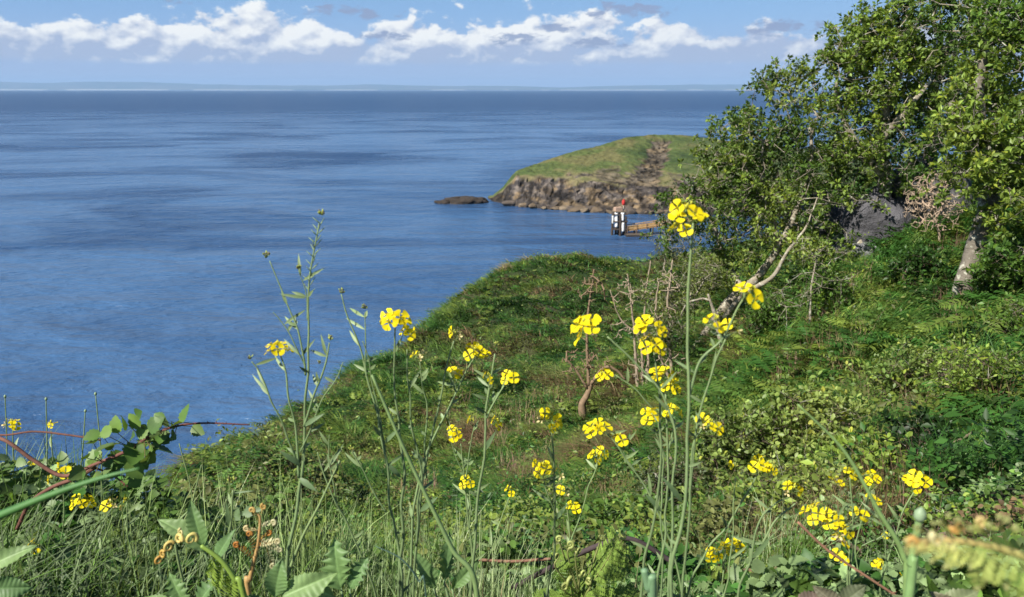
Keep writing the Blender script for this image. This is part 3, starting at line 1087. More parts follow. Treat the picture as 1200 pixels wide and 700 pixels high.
def make_tree(name, label, trunks, blobs, natt, sprays, leaf, greens, bark, seed, group=None, cat='tree', spread=.22, perspray=6, leafW=.5, base=None, parts=('trunk', 'crown'), shell=.4, tip=.0035, rbase=.12, step=.22, lshape=SH_SIMPLE, up=.3, hang=.15, extra=None):
    g = np.random.default_rng(seed)
    att = sample_blobs(blobs, natt, g, shell)
    if extra is not None: att = np.vstack([att, extra])
    base = np.asarray(base if base is not None else trunks[0][0][0], float)
    X, par, rad, isT, tips = grow(trunks, att, step, tip, rbase, sd=seed)
    root = thing(name, label, cat, base, group)
    mb = MB()
    k = 0
    for pts, ra, rb_, n in trunks:
        pp = smooth_path(pts, n * 3)
        wob = (fbm(pp * 3.0 + seed, 2, seed) - .5)[:, None] * ra * .9
        pp = pp + np.stack([wob[:, 0], wob[:, 0] * .3, 0 * wob[:, 0]], -1) * np.linspace(0, 1, len(pp))[:, None]
        r_ = np.linspace(ra, rb_, len(pp)); r_[:3] *= [1.25, 1.12, 1.04]
        tube(mb, pp, r_, 12, bark, rough=.28)
    sel = np.where((par >= 0) & (~isT))[0]
    pr = par[sel]
    thick = rad[sel] > .012
    rp = np.minimum(rad[pr], rad[sel] * 1.35)
    c0 = np.asarray(bark) * 1.0
    prisms(mb, X[pr][thick], X[sel][thick] + norm(X[sel] - X[pr])[thick] * rad[sel][thick, None] * .4, rp[thick], rad[sel][thick], c0, 7)
    prisms(mb, X[pr][~thick], X[sel][~thick], rp[~thick], rad[sel][~thick], c0 * .9, 4)
    wood = mb
    # foliage: tufts of leaves round every spray tip
    mb = MB()
    T = X[tips]
    nt_ = len(T) * sprays
    c = np.repeat(T, sprays, axis=0) + g.normal(0, spread, (nt_, 3)) * np.array([1, 1, .75])
    tint = fbm(c * .9 + seed, 3, seed)[:, None]
    n = nt_ * perspray
    cc = np.repeat(c, perspray, axis=0)
    tt_ = np.repeat(tint, perspray, axis=0)
    d = norm(g.normal(size=(n, 3)) + np.array([0, 0, up]))
    L = leaf * g.uniform(.6, 1.25, n)
    nrm = norm(np.array([0, 0, .8]) + g.normal(0, .65, (n, 3)))
    g0, g1_ = np.asarray(greens[0]), np.asarray(greens[1])
    col = g0 * (1 - sm(.35, .65, tt_)) + g1_ * sm(.35, .65, tt_)
    col = col * np.exp(g.normal(0, .22, (n, 1)))
    yl = g.random((n, 1)) < .10
    young = np.clip(np.repeat((c - np.repeat(T, sprays, axis=0))[:, 2:3] / spread * .5 + .5, perspray, axis=0), 0, 1)  # young is height in the tuft: lit tops, shaded undersides painted into leaf colour
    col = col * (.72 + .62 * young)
    col = np.where(yl, col * np.array([1.6, 1.35, .9]), col)
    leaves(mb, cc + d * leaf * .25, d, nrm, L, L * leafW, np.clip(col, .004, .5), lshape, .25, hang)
    # short twigs inside each tuft
    tw = c; tb = np.repeat(T, sprays, axis=0)
    prisms(wood, tb, tw, np.full(nt_, tip * .9), np.full(nt_, tip * .5), c0 * .8, 3)
    mb.build(parts[1], M_LEAF, root)
    wood.build(parts[0], M_BARK, root)
    return root


def G(px, py, Y, dz=0.0):
    """the point on the ground seen at a spot, searched along the ray near Y"""
    p = P(px, py, Y)
    d = p - np.array([0, 0, H])
    ts = np.linspace(.25, 2.2, 240)
    q = np.array([0, 0, H]) + ts[:, None] * d
    gzz = ground(q[:, 0], q[:, 1])
    hit = np.where(q[:, 2] < gzz)[0]
    if len(hit) == 0:
        p[2] = gz(p[0], p[1]) + dz
        return p
    q = q[hit[0]].copy(); q[2] = gz(q[0], q[1]) + dz
    return q


BK = (.27, .235, .175)
LG = ((.070, .125, .022), (.215, .285, .052))
YG = ((.070, .135, .022), (.195, .270, .048))
DG = ((.028, .058, .014), (.070, .120, .024))
# the ground they stand on
bA = G(812, 412, 15); bA2 = P(812, 412, bA[1])
DA = bA[1]
make_tree('hawthorn_tree', 'leaning hawthorn tree with pale trunk overhanging the slope above the bay', [
    ([bA + [0, 0, -.2], P(828, 392, DA), P(856, 352, DA), P(888, 325, DA - .2), P(912, 290, DA - .3), P(935, 245, DA - .3), P(948, 200, DA - .2), P(950, 150, DA)], .13, .03, 28),
    ([P(850, 372, DA - .3), P(872, 345, DA - .8), P(905, 325, DA - 1.2), P(922, 296, DA - 1.3), P(945, 265, DA - 1.3), P(958, 232, DA - 1.1)], .065, .010, 18),
    ([P(912, 290, DA - .3), P(900, 240, DA), P(893, 190, DA), P(905, 150, DA)], .08, .04, 12),
    ([P(870, 340, DA), P(848, 300, DA + .6), P(835, 262, DA + .8), P(822, 235, DA + .8)], .07, .035, 10)],
    [(905, 135, 42, DA, 1), (935, 110, 33, DA + .3, .9), (872, 165, 38, DA, 1), (905, 190, 55, DA, 1), (845, 205, 38, DA, 1), (815, 240, 34, DA, 1), (870, 245, 45, DA - .3, 1), (925, 240, 48, DA - .6, 1), (950, 180, 48, DA, 1), (800, 275, 30, DA, .9), (792, 238, 18, DA, .8), (785, 310, 22, DA, .8), (828, 325, 26, DA, .8), (865, 318, 24, DA, .7), (950, 240, 26, DA - 1.2, 1), (930, 270, 18, DA - 1.3, .7),
     (846, 290, 30, DA + .5, .8), (960, 285, 36, DA - 1, .7), (900, 285, 30, DA - .6, .5), (888, 100, 17, DA, .8), (905, 88, 14, DA, .7), (842, 162, 14, DA, .8), (938, 86, 14, DA + .2, .8), (855, 141, 15, DA, .7), (830, 182, 18, DA, .8)],
    520, 3, .090, LG, BK, 11, spread=.13, perspray=15, tip=.006, rbase=.07)
bB = G(1002, 300, 17)
DB = 16.0
make_tree('sycamore_tree', 'broad tree with a bent pale trunk rising beside the rock outcrop', [
    ([G(1000, 305, 16) + [0, 0, -.3], P(1012, 282, DB), P(1032, 246, DB), P(1036, 205, DB), P(1033, 165, DB), P(1045, 110, DB), P(1062, 60, DB)], .20, .05, 26),
    ([P(1036, 205, DB), P(1005, 170, DB), P(985, 130, DB), P(980, 90, DB)], .09, .03, 12),
    ([P(1033, 165, DB), P(1062, 130, DB - .5), P(1090, 95, DB - .5)], .08, .03, 10)],
    [(990, 92, 40, DB, 1), (1010, 55, 36, DB, 1), (1050, 45, 44, DB, 1), (1040, 95, 50, DB, 1), (990, 150, 46, DB, 1), (1050, 150, 52, DB, 1), (1000, 205, 38, DB, .9), (1068, 195, 36, DB - .3, .7), (1085, 30, 42, DB, 1), (1095, 95, 48, DB, 1), (975, 65, 15, DB, .8), (992, 38, 18, DB, .8), (1018, 26, 18, DB, .8), (1120, 20, 40, DB, 1), (1050, 18, 18, DB, .8)],
    560, 3, .096, ((.050, .105, .018), (.160, .235, .040)), BK, 12, spread=.16, perspray=15, tip=.006, rbase=.07)
DC_ = 12.0
bC = G(1126, 352, 12)
DC_ = bC[1]
make_tree('thick_trunk_tree', 'near tree with a thick lichen-spotted trunk and yellow green leaves', [
    ([bC + [0, 0, -.25], P(1131, 330, DC_), P(1143, 290, DC_), P(1152, 258, DC_), P(1160, 225, DC_), P(1158, 180, DC_), P(1148, 120, DC_), P(1152, 70, DC_)], .15, .055, 30),
    ([P(1158, 240, DC_), P(1185, 200, DC_), P(1210, 160, DC_), P(1230, 110, DC_)], .14, .05, 14),
    ([P(1158, 190, DC_), P(1130, 150, DC_), P(1115, 120, DC_)], .09, .04, 10)],
    [(1150, 120, 46, DC_, 1), (1190, 80, 52, DC_, 1), (1125, 165, 36, DC_ - .3, .9), (1185, 165, 50, DC_ - .4, 1), (1135, 200, 26, DC_ - .5, .6), (1200, 235, 42, DC_ - .6, .9), (1120, 215, 26, DC_ - .4, .6), (1235, 150, 60, DC_, 1), (1260, 240, 50, DC_, .6), (1165, 40, 34, DC_, .9), (1210, 20, 45, DC_, 1), (1180, 262, 18, DC_ - .5, .5)],
    420, 3, .086, YG, (.16, .14, .11), 13, spread=.12, perspray=15, tip=.005, rbase=.06)
DD = 21.0
make_tree('background_tree', 'dark green tree filling the gap behind the two nearer trees', [
    ([G(1090, 225, 21) + [0, 0, -.5], P(1090, 180, DD), P(1095, 110, DD), P(1110, 60, DD)], .2, .06, 16)],
    [(1080, 110, 60, DD, 1), (1130, 60, 60, DD, 1), (1180, 40, 60, DD, 1), (1090, 170, 50, DD, 1), (1150, 150, 60, DD, 1), (1190, 190, 50, DD, 1), (1030, 175, 40, DD, 1), (1170, -10, 50, DD, 1), (1230, 20, 70, DD, 1), (970, 190, 42, DD, 1), (950, 150, 30, DD, .8), (1110, 215, 40, DD, .9)],
    420, 5, .13, DG, (.10, .08, .06), 14, spread=.34, perspray=8)
DE = 24.0
make_tree('background_tree', 'dark tree low behind the leaning hawthorn at the edge of the bay', [
    ([G(930, 300, 24) + [0, 0, -.5], P(925, 265, DE), P(915, 230, DE), P(910, 200, DE)], .16, .05, 14)],
    [(900, 210, 42, DE, 1), (940, 240, 42, DE, 1), (860, 235, 32, DE, 1), (900, 270, 36, DE, 1), (960, 200, 36, DE, 1), (850, 270, 26, DE, 1), (980, 250, 40, DE, 1)],
    240, 5, .13, DG, (.10, .08, .06), 15, spread=.34, perspray=8)
# low scrub under the leaning tree
DF = 15.0
b = G(775, 330, 20)
make_tree('scrub_bush', 'grey green bush at the crest just left of the leaning tree', [([b + [0, 0, -.2], P(782, 290, b[1]), P(790, 255, b[1])], .05, .02, 8)],
    [(790, 250, 22, b[1], 1), (800, 275, 26, b[1], 1), (785, 300, 22, b[1], 1), (805, 312, 24, b[1], 1), (792, 228, 13, b[1], .8), (775, 285, 12, b[1], .5)],
    120, 4, .10, ((.060, .085, .030), (.120, .140, .050)), BK, 16, 'bushes under the trees', 'bush', spread=.22, perspray=6, parts=('branches', 'foliage'), tip=.004)
b = G(850, 410, 15)
make_tree('scrub_bush', 'leafy bush around the foot of the leaning pale trunk', [([b + [0, 0, -.2], P(838, 372, b[1]), P(830, 345, b[1])], .05, .02, 8)],
    [(795, 345, 26, b[1] + .8, 1), (822, 322, 24, b[1] + 1, 1), (785, 380, 22, b[1] + .3, 1), (870, 392, 14, b[1] + .3, .6), (768, 350, 18, b[1] + 1, .8), (768, 395, 16, b[1] + .3, .7), (845, 400, 12, b[1] + .4, .5)],
    170, 4, .065, ((.050, .085, .020), (.115, .150, .035)), BK, 17, 'bushes under the trees', 'bush', spread=.16, perspray=7, parts=('branches', 'foliage'), tip=.0035)
b = G(950, 400, 12)
make_tree('sapling', 'small bright sapling under the trees in front of the rock outcrop', [([b + [0, 0, -.1], P(950, 345, b[1]), P(957, 300, b[1])], .022, .01, 10)],
    [(950, 330, 25, b[1], 1), (985, 320, 20, b[1], .8), (930, 350, 20, b[1], .7), (965, 290, 22, b[1], .8), (925, 375, 14, b[1], .5)],
    45, 3, .055, YG, BK, 18, cat='sapling', spread=.12, perspray=6, parts=('stem', 'foliage'))

# ---------------------------------------------------------------- rock outcrop under the trees
ro = G(1045, 290, 17)
mb = MB()
Yo = 16.2
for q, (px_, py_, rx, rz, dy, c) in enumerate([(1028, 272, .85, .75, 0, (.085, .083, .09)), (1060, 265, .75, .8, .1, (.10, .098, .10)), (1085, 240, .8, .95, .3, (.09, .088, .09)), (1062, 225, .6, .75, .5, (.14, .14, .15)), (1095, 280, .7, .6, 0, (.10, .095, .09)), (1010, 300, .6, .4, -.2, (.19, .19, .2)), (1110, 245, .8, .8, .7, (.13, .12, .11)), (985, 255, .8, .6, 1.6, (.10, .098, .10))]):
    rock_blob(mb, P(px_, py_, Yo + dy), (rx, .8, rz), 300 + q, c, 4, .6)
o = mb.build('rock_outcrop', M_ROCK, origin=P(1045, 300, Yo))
tag(o, 'grey rock outcrop in deep shade under the trees', 'rock')

# ---------------------------------------------------------------- dead brush and bare bushes
def bare_bush(name, label, stems, blobs, natt, seed, col, tip=.005, rbase=.03, step=.12, group=None, cat='dead bush', wob=.34):
    g = np.random.default_rng(seed)
    att = sample_blobs(blobs, natt, g, .1)
    X, par, rad, isT, tips = grow(stems, att, step, tip, rbase, wob=wob, sd=seed, pull=.9)
    root = thing(name, label, cat, stems[0][0][0], group)
    mb = MB()
    for pts, ra, rb_, n in stems:
        pp = smooth_path(pts, n * 2)
        pp = pp + (np.stack([fbm(pp * 5 + s, 2, seed + s) for s in range(3)], -1) - .5) * ra * 2 * np.linspace(0, 1, len(pp))[:, None]
        tube(mb, pp, np.linspace(ra, rb_, len(pp)), 8, col, rough=.2)
    sel = np.where((par >= 0) & (~isT))[0]
    pr = par[sel]
    prisms(mb, X[pr], X[sel], np.minimum(rad[pr], rad[sel] * 1.4), rad[sel], np.asarray(col) * 1.05, 4)
    mb.build('branches', M_TWIG, root)
    return root


brn = (.21, .145, .09); gry = (.30, .24, .17)
b = G(683, 492, 11); D = b[1]
bare_bush('dead_bush', 'bare brown bush with a stubby trunk on the grass slope', [
    ([b + [0, 0, -.1], P(684, 470, D), P(692, 450, D)], .085, .05, 8),
    ([P(690, 452, D), P(688, 400, D), P(690, 360, D), P(697, 315, D)], .035, .012, 16),
    ([P(692, 450, D), P(712, 430, D), P(735, 445, D)], .04, .02, 10),
    ([P(688, 455, D), P(672, 430, D), P(660, 420, D)], .03, .01, 8)],
    [(692, 340, 18, D, 1), (690, 390, 14, D, .8), (680, 425, 22, D, 1.2), (705, 430, 16, D, 1), (665, 430, 12, D, .6), (715, 350, 10, D, .5)], 170, 31, brn, .0075, .03, group='bare bushes on the slope')
b = G(748, 462, 13); D = b[1]
bare_bush('dead_bush', 'tall bare grey stems standing right of the stubby bare bush', [
    ([b + [0, 0, -.1], P(745, 420, D), P(742, 370, D), P(735, 320, D)], .04, .012, 16),
    ([b + [.15, 0, -.1], P(760, 425, D), P(755, 370, D), P(762, 305, D)], .04, .012, 16),
    ([b + [.1, 0, 0], P(750, 400, D), P(728, 375, D), P(715, 340, D)], .03, .008, 12)],
    [(738, 345, 20, D, 1), (760, 340, 16, D, 1), (725, 385, 14, D, .8), (755, 390, 20, D, 1), (750, 430, 18, D, 1.2)], 200, 32, gry, .0075, .03, group='bare bushes on the slope')
b = G(790, 455, 13); D = b[1]
bare_bush('dead_bush', 'bare twiggy stems beneath the left edge of the tree canopy', [
    ([b + [0, 0, -.1], P(785, 410, D), P(782, 360, D), P(788, 305, D)], .04, .012, 16),
    ([b, P(775, 420, D), P(768, 370, D), P(772, 330, D)], .03, .01, 12)],
    [(785, 330, 18, D, 1), (778, 370, 20, D, 1), (785, 420, 22, D, 1)], 170, 33, gry, .0075, .03, group='bare bushes on the slope')
D = 12.6
b = G(1102, 292, 14); D = b[1]
bare_bush('dead_bush', 'pale tan ball of dry twigs beside the thick lichen-spotted trunk', [([b + [0, 0, -.1], P(1100, 275, D), P(1095, 250, D)], .03, .015, 8)],
    [(1092, 230, 30, D, 1.4), (1082, 250, 22, D, 1), (1105, 250, 22, D, 1), (1100, 210, 22, D, .8), (1078, 225, 18, D, .8)], 760, 34, (.36, .27, .19), .0042, .02, .12, wob=.14)
D = 10.5
b = P(1198, 370, D); b[2] = gz(b[0], b[1])
bare_bush('dead_bush', 'thin grey twigs standing at the edge beside the rightmost grass', [([b, P(1196, 350, D), P(1192, 310, D)], .015, .008, 8)],
    [(1195, 330, 20, D, 1), (1188, 350, 14, D, 1), (1200, 300, 14, D, 1)], 40, 35, (.34, .30, .25), .0025, .02, .10)
# ---------------------------------------------------------------- grass and undergrowth
def scatter(n, px0, px1, r0, r1, pw=0.0):
    a0, a1 = math.atan((px0 - 600) / FPX), math.atan((px1 - 600) / FPX)
    a = rng.uniform(a0, a1, n)
    r = np.exp(rng.uniform(math.log(r0), math.log(r1), n))
    x, y = r * np.sin(a), r * np.cos(a)
    z = ground(x, y)
    p = np.stack([x, y, z], -1)
    return p, r


def patch_cols(p, tab, sc, seed):
    """choose plant colours by patches of the ground"""
    q = p * np.array([1, 1, .3])
    t = fbm(q / sc, 4, seed)
    t = np.clip((t - .28) / .44, 0, .999) * (len(tab) - 1)
    i = np.floor(t).astype(int)
    f = (t - i)[:, None]
    # ragged borders
    f = (rng.random((len(p), 1)) < sm(.15, .85, f)).astype(float)
    tab = np.array(tab)
    return tab[i] * (1 - f) + tab[i + 1] * f


EM = (.048, .128, .022); MG = (.085, .155, .028); YGr = (.165, .225, .040); DK = (.028, .068, .015)
OL = (.135, .150, .045); BR = (.170, .115, .060); ST = (.28, .23, .12); GG = (.175, .255, .100)


def grass_stuff(name, label, cat, n, px0, px1, r0, r1, L0, L1, tab, sc, seed, lean, minw=.0011, bend=(.5, 1.3), tip=1.25, maskf=None, wmul=1.0, spreadlean=.6, seg=3):
    p, r = scatter(n, px0, px1, r0, r1)
    px, py, d = proj(p)
    keep = (p[:, 2] > 1.0)
    if maskf is not None: keep &= maskf(px, py, r)
    p, r, px, py = p[keep], r[keep], px[keep], py[keep]
    n = len(p)
    clump = fbm(p * 1.7, 3, seed + 3)
    if name == 'weed_stems':
        kp = (px > 330) | (rng.random(n) < .4)
        p, r, px, py, clump = p[kp], r[kp], px[kp], py[kp], clump[kp]; n = len(p)
    L = rng.uniform(L0, L1, n) * (0.35 + sm(.3, .72, clump) * 1.15)
    W = np.maximum(.0035, r * minw) * rng.uniform(.7, 1.5, n) * wmul
    d = np.stack([np.full(n, lean[0]), np.full(n, lean[1]), np.zeros(n)], -1) + rng.normal(0, spreadlean, (n, 3)) * np.array([1, 1, 0])
    sw = (fbm(p * .5, 2, seed + 8) - .5) * 2.4
    d[:, 1] += sw
    if name == 'weed_stems': L = L * ip(px, [150, 380], [.55, 1.0])
    c = patch_cols(p, tab, sc, seed) * np.exp(rng.normal(0, .28, (n, 1)))
    mb = MB()
    blades(mb, p - np.array([0, 0, .03]), d, L, W, rng.uniform(bend[0], bend[1], n), c, np.clip(c * tip, 0, .6), seg)
    o = mb.build(name, M_GRASS)
    tag(o, label, cat, None, 'stuff')
    return o


split = lambda px: ip(px, [600, 760, 860, 1000, 1260], [18, 16, 11, 9, 8])
grass_stuff('slope_grass', 'rough wind-brushed grass with brown patches on the cliff slope', 'grass', 300000, 100, 900, 7, 62, .16, .42,
            [DK, EM, MG, YGr, MG, OL, BR, MG, EM, DK, EM, MG, YGr, MG, ST], 3.0, 50, (-.9, -.25), .0013, (.6, 1.5))
grass_stuff('bank_grass', 'long lush emerald grass on the bank below the trees', 'grass', 260000, 760, 2100, 5.5, 34, .22, .50,
            [DK, EM, EM, MG, EM, YGr, MG, EM], 2.2, 60, (.7, -.5), .0012, (.5, 1.3), wmul=.95)


def leaf_stuff(name, label, cat, n, px0, px1, r0, r1, hgt, L0, L1, tab, sc, seed, shape, wr=.6, mat=None, maskf=None, minpx=2.5, updir=.35):
    p, r = scatter(n, px0, px1, r0, r1)
    px, py, d = proj(p)
    keep = p[:, 2] > 1.0
    if maskf is not None: keep &= maskf(px, py, r)
    p, r = p[keep], r[keep]
    n = len(p)
    cl = fbm(p * 2.1, 3, seed + 1)
    h = hgt * rng.random(n) ** .7 * sm(.25, .75, cl) * 1.4
    L = np.maximum(rng.uniform(L0, L1, n), r / FPX * minpx)
    c = patch_cols(p, tab, sc, seed) * np.exp(rng.normal(0, .30, (n, 1)))
    p = p + np.stack([0 * h, 0 * h, h], -1)
    d = norm(rng.normal(size=(n, 3)) * np.array([1, 1, .5]) + np.array([-.2, -.2, updir]))
    nrm = norm(np.array([0, -.2, .9]) + rng.normal(0, .5, (n, 3)))
    mb = MB()
    leaves(mb, p, d, nrm, L, L * wr, np.clip(c, 0.003, .6), shape, .22, .2)
    o = mb.build(name, mat or M_NEARLEAF)
    tag(o, label, cat, None, 'stuff')
    return o


leaf_stuff('slope_herbs', 'small leafy herbs and young bracken scattered through the slope grass', 'herbs', 90000, 100, 2100, 5, 50, .35, .04, .09,
           [DK, EM, YGr, MG, OL, YGr, EM], 2.4, 70, SH_SIMPLE, .5, M_LEAF)
def bracken_mass(name, label, n, px0, px1, r0, r1, L0, L1, tab, seed, maskf=None, np_=11):
    p, r = scatter(n, px0, px1, r0, r1)
    px, py, d = proj(p)
    keep = (p[:, 2] > 1.0) & (fbm(p * .8, 3, seed + 2) > .40)
    if maskf is not None: keep &= maskf(px, py, r)
    p, r = p[keep], r[keep]; n = len(p)
    a = rng.uniform(0, 6.283, n)
    out = np.stack([np.cos(a) - .25, np.sin(a) - .35, 0 * a], -1); out = norm(out)
    L = rng.uniform(L0, L1, n)[:, None]
    col = patch_cols(p, tab, 1.6, seed) * np.exp(rng.normal(0, .25, (n, 1)))
    mb = MB()
    prev = p
    side = norm(np.cross(out, [0, 0, 1.0]))
    for k in range(1, np_ + 1):
        t = k / np_
        q = p + np.array([0, 0, 1.0]) * L * (.85 * t - .45 * t * t) + out * L * (.25 * t + .55 * t * t)
        tg = norm(q - prev)
        nn_ = norm(np.cross(side, tg))
        nn_ = nn_ * np.sign(nn_[:, 2:3] + 1e-6)
        w = (L[:, 0] * .36 * math.sin(math.pi * (1 - t) ** .8 * .82 + .25))
        if k > 2:
            for s in (-1, 1):
                d = norm(side * s + tg * .5 - np.array([0, 0, .15]) + rng.normal(0, .1, (n, 3)))
                leaves(mb, q, d, nn_, w, np.maximum(w * .24, r * .0012), np.clip(col * rng.uniform(.85, 1.15, (n, 1)), 0, .5), SH_SIMPLE, .2, .15)
        prev = q
    o = mb.build(name, M_LEAF)
    tag(o, label, 'bracken', None, 'stuff')


bracken_mass('bracken_bank', 'mass of bright green bracken on the bank below the trees', 10500, 770, 2100, 6.5, 24, .28, .55, [DK, EM, EM, MG, YGr, EM, YGr], 201)
bracken_mass('bracken_slope', 'scattered low bracken in the grass of the cliff slope', 5000, 150, 860, 8, 40, .25, .5, [EM, MG, YGr, EM, MG], 202)
# reddish and straw coloured dead stems in the undergrowth
grass_stuff('dry_stems', 'dry reddish brown stems and straw standing in the undergrowth', 'dead stems', 34000, 470, 1230, 4.2, 17, .18, .42,
            [BR, ST, BR, (.20, .12, .09), ST], 1.2, 80, (-.2, -.1), .0009, (.1, .7),
            maskf=lambda px, py, r: fbm(np.stack([px / 70, py / 40, 0 * px], -1), 3, 81) > .50, wmul=.8)
# undergrowth close to the path
leaf_stuff('undergrowth', 'tangled low leafy undergrowth in the dip behind the flowers', 'undergrowth', 90000, 180, 900, 2.7, 9, .32, .025, .05,
           [DK, MG, EM, OL, MG, YGr, EM, BR], 1.1, 90, SH_OVAL, .55)
leaf_stuff('ground_cover', 'low mat of ivy, bramble and nettle leaves at the edge of the bank', 'ground cover', 105000, -500, 2100, 1.25, 5.6, .17, .018, .042,
           [DK, MG, GG, EM, GG, MG, YGr, BR], .45, 95, SH_TOOTH, .72, updir=.2)
grass_stuff('near_grass', 'thin grey green grass and weed stems at the edge of the bank', 'grass', 16000, -500, 2100, 1.5, 3.8, .10, .26,
            [GG, (.14, .19, .09), MG, GG, ST, GG], .8, 97, (.1, 0), .0014, (.1, 1.4), wmul=1.1, spreadlean=1.0, seg=4)
grass_stuff('weed_stems', 'dense pale green weed stems between the flower stalks', 'weed stems', 12000, 60, 1000, 1.6, 3.8, .20, .48,
            [GG, (.25, .34, .14), MG, (.28, .36, .17), (.22, .30, .11)], .8, 98, (.1, 0), .0013, (0, .6), wmul=1.1, spreadlean=1.0, seg=4)

# ---------------------------------------------------------------- shrubs on the right
def shrub(label, cx, cy, rpx, D, n, greens, seed, leaf=.045, lw=.62, shape=SH_OVAL, base=None, group='shrubs on the right of the bank', name='shrub', extra=()):
    bl = [(cx, cy, rpx, D, 1.0)]
    g = np.random.default_rng(seed)
    for k in range(7):
        a = g.uniform(0, 6.28)
        bl.append((cx + math.cos(a) * rpx * .7, cy + math.sin(a) * rpx * .62, rpx * g.uniform(.35, .6), D + g.uniform(-.3, .3), .9))
    bl += list(extra)
    b = P(cx, cy, D); b = np.array([b[0], D + .1, gz(b[0], D + .1)])
    top = P(cx, cy, D)
    st = []
    for k in range(5):
        off = np.array([g.uniform(-.15, .15), g.uniform(-.1, .1), 0])
        e = top + np.array([g.uniform(-.35, .35), g.uniform(-.2, .2), g.uniform(-.1, .3)])
        st.append(([b + off - [0, 0, .08], (b + off) * .5 + e * .5 + [g.uniform(-.1, .1), 0, 0], e], .018, .008, 8))
    return make_tree(name, label, st, bl, n, 4, leaf, greens, (.17, .13, .09), seed, group, 'shrub', spread=.085, perspray=7, leafW=lw, base=b, parts=('branches', 'foliage'), shell=.55, tip=.0022, rbase=.012, step=.08, lshape=shape, up=.5, hang=.12)


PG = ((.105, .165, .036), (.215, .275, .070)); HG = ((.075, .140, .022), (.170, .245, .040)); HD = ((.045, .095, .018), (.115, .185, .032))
shrub('pale green low shrub right of the tallest flower stalk', 872, 535, 52, 6.2, 190, PG, 401)
shrub('round-leaved pale shrub in the middle of the shrubs, straw tufts behind it', 955, 510, 56, 6.2, 220, PG, 402)
shrub('small-leaved shrub below the round-leaved pale one, behind the yellow flowers', 935, 600, 58, 5.0, 240, PG, 403, .036)
shrub('bright green shrub left of the dark hollow', 1015, 565, 46, 5.4, 230, HG, 404)
shrub('near-black shrub with the shade of the hollow put into its leaf colour', 1080, 545, 48, 5.3, 340, ((.010, .026, .007), (.020, .045, .010)), 420)  # near-black leaf colour stands in for the shade of the hollow
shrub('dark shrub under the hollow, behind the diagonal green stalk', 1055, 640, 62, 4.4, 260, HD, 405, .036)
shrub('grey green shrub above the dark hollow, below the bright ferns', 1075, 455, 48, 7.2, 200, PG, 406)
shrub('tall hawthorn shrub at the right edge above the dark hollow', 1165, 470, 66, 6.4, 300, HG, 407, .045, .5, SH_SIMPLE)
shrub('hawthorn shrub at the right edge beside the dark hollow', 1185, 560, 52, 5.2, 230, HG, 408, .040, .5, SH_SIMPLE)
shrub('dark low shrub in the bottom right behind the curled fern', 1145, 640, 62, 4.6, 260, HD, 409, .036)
shrub('thin scrubby shrub in the centre beneath the yellow flowers', 800, 580, 44, 6.0, 120, ((.06, .09, .03), (.11, .13, .05)), 410, .034)
shrub('leafy shrub on the bank at the right edge under the thin grey twigs', 1190, 400, 40, 8.2, 160, HG, 411, .05, .5, SH_SIMPLE)

# ---------------------------------------------------------------- ferns
def frond(mb, path, width, n, col, rcol, fine=True, curl=0.0, droop=.2, taper=1.0):
    """a bracken frond: midrib with pairs of side leaflets, themselves cut"""
    path = smooth_path(path, 40)
    seglen = np.linalg.norm(np.diff(path, axis=0), axis=1).sum()
    tube(mb, path, np.linspace(seglen * .008, seglen * .003, 40), 6, rcol)
    T = norm(np.gradient(path, axis=0))
    up0 = np.array([0, -.25, 1.0])
    for k in range(n):
        t = .12 + .86 * k / (n - 1)
        q = path[int(t * 39)]
        tg = T[int(t * 39)]
        sd_ = norm(np.cross(tg, up0))
        nn_ = norm(np.cross(sd_, tg))
        wl = width * math.sin(math.pi * min(1, (1 - t) ** .75 * .8 + .12)) * (1 - t * .55) * taper
        for s in (-1, 1):
            d = norm(sd_ * s + tg * .45 + nn_ * rng.uniform(-.15, .15))
            L = wl * rng.uniform(.85, 1.1)
            if not fine:
                leaves(mb, [q], [d], [nn_], [L], [L * .26], np.asarray(col) * rng.uniform(.8, 1.2), SH_LANCE, .2, droop)
                continue
            m = max(5, int(L / (seglen * .022)))
            tt_ = np.linspace(.08, .97, m)
            pos = q + d * (tt_ * L)[:, None] - nn_ * (droop * L * tt_ ** 2)[:, None]
            prisms(mb, [q], [q + d * L - nn_ * droop * L], [seglen * .002], [seglen * .001], rcol, 4)
            for s2 in (-1, 1):
                e = norm(np.cross(nn_, d)) * s2
                dd = norm(e + d * .35)
                ll = L * .24 * (1 - tt_ * .8) + L * .02
                cc = np.asarray(col) * rng.uniform(.75, 1.25, (m, 1))
                leaves(mb, pos, np.tile(dd, (m, 1)), np.tile(nn_, (m, 1)), ll, L / m * 1.15, cc, SH_OVAL, .15, .15)


def spiral(mb, c, r, turns, thick, col, ax1, ax2, start=0.0):
    t = np.linspace(0, 1, int(26 * turns))
    a = start + t * turns * 2 * math.pi
    rr_ = r * (1 - .78 * t)
    pts = c + rr_[:, None] * (np.cos(a)[:, None] * ax1 + np.sin(a)[:, None] * ax2)
    tube(mb, pts, thick * (1 - .5 * t), 8, col)
    return pts[0]


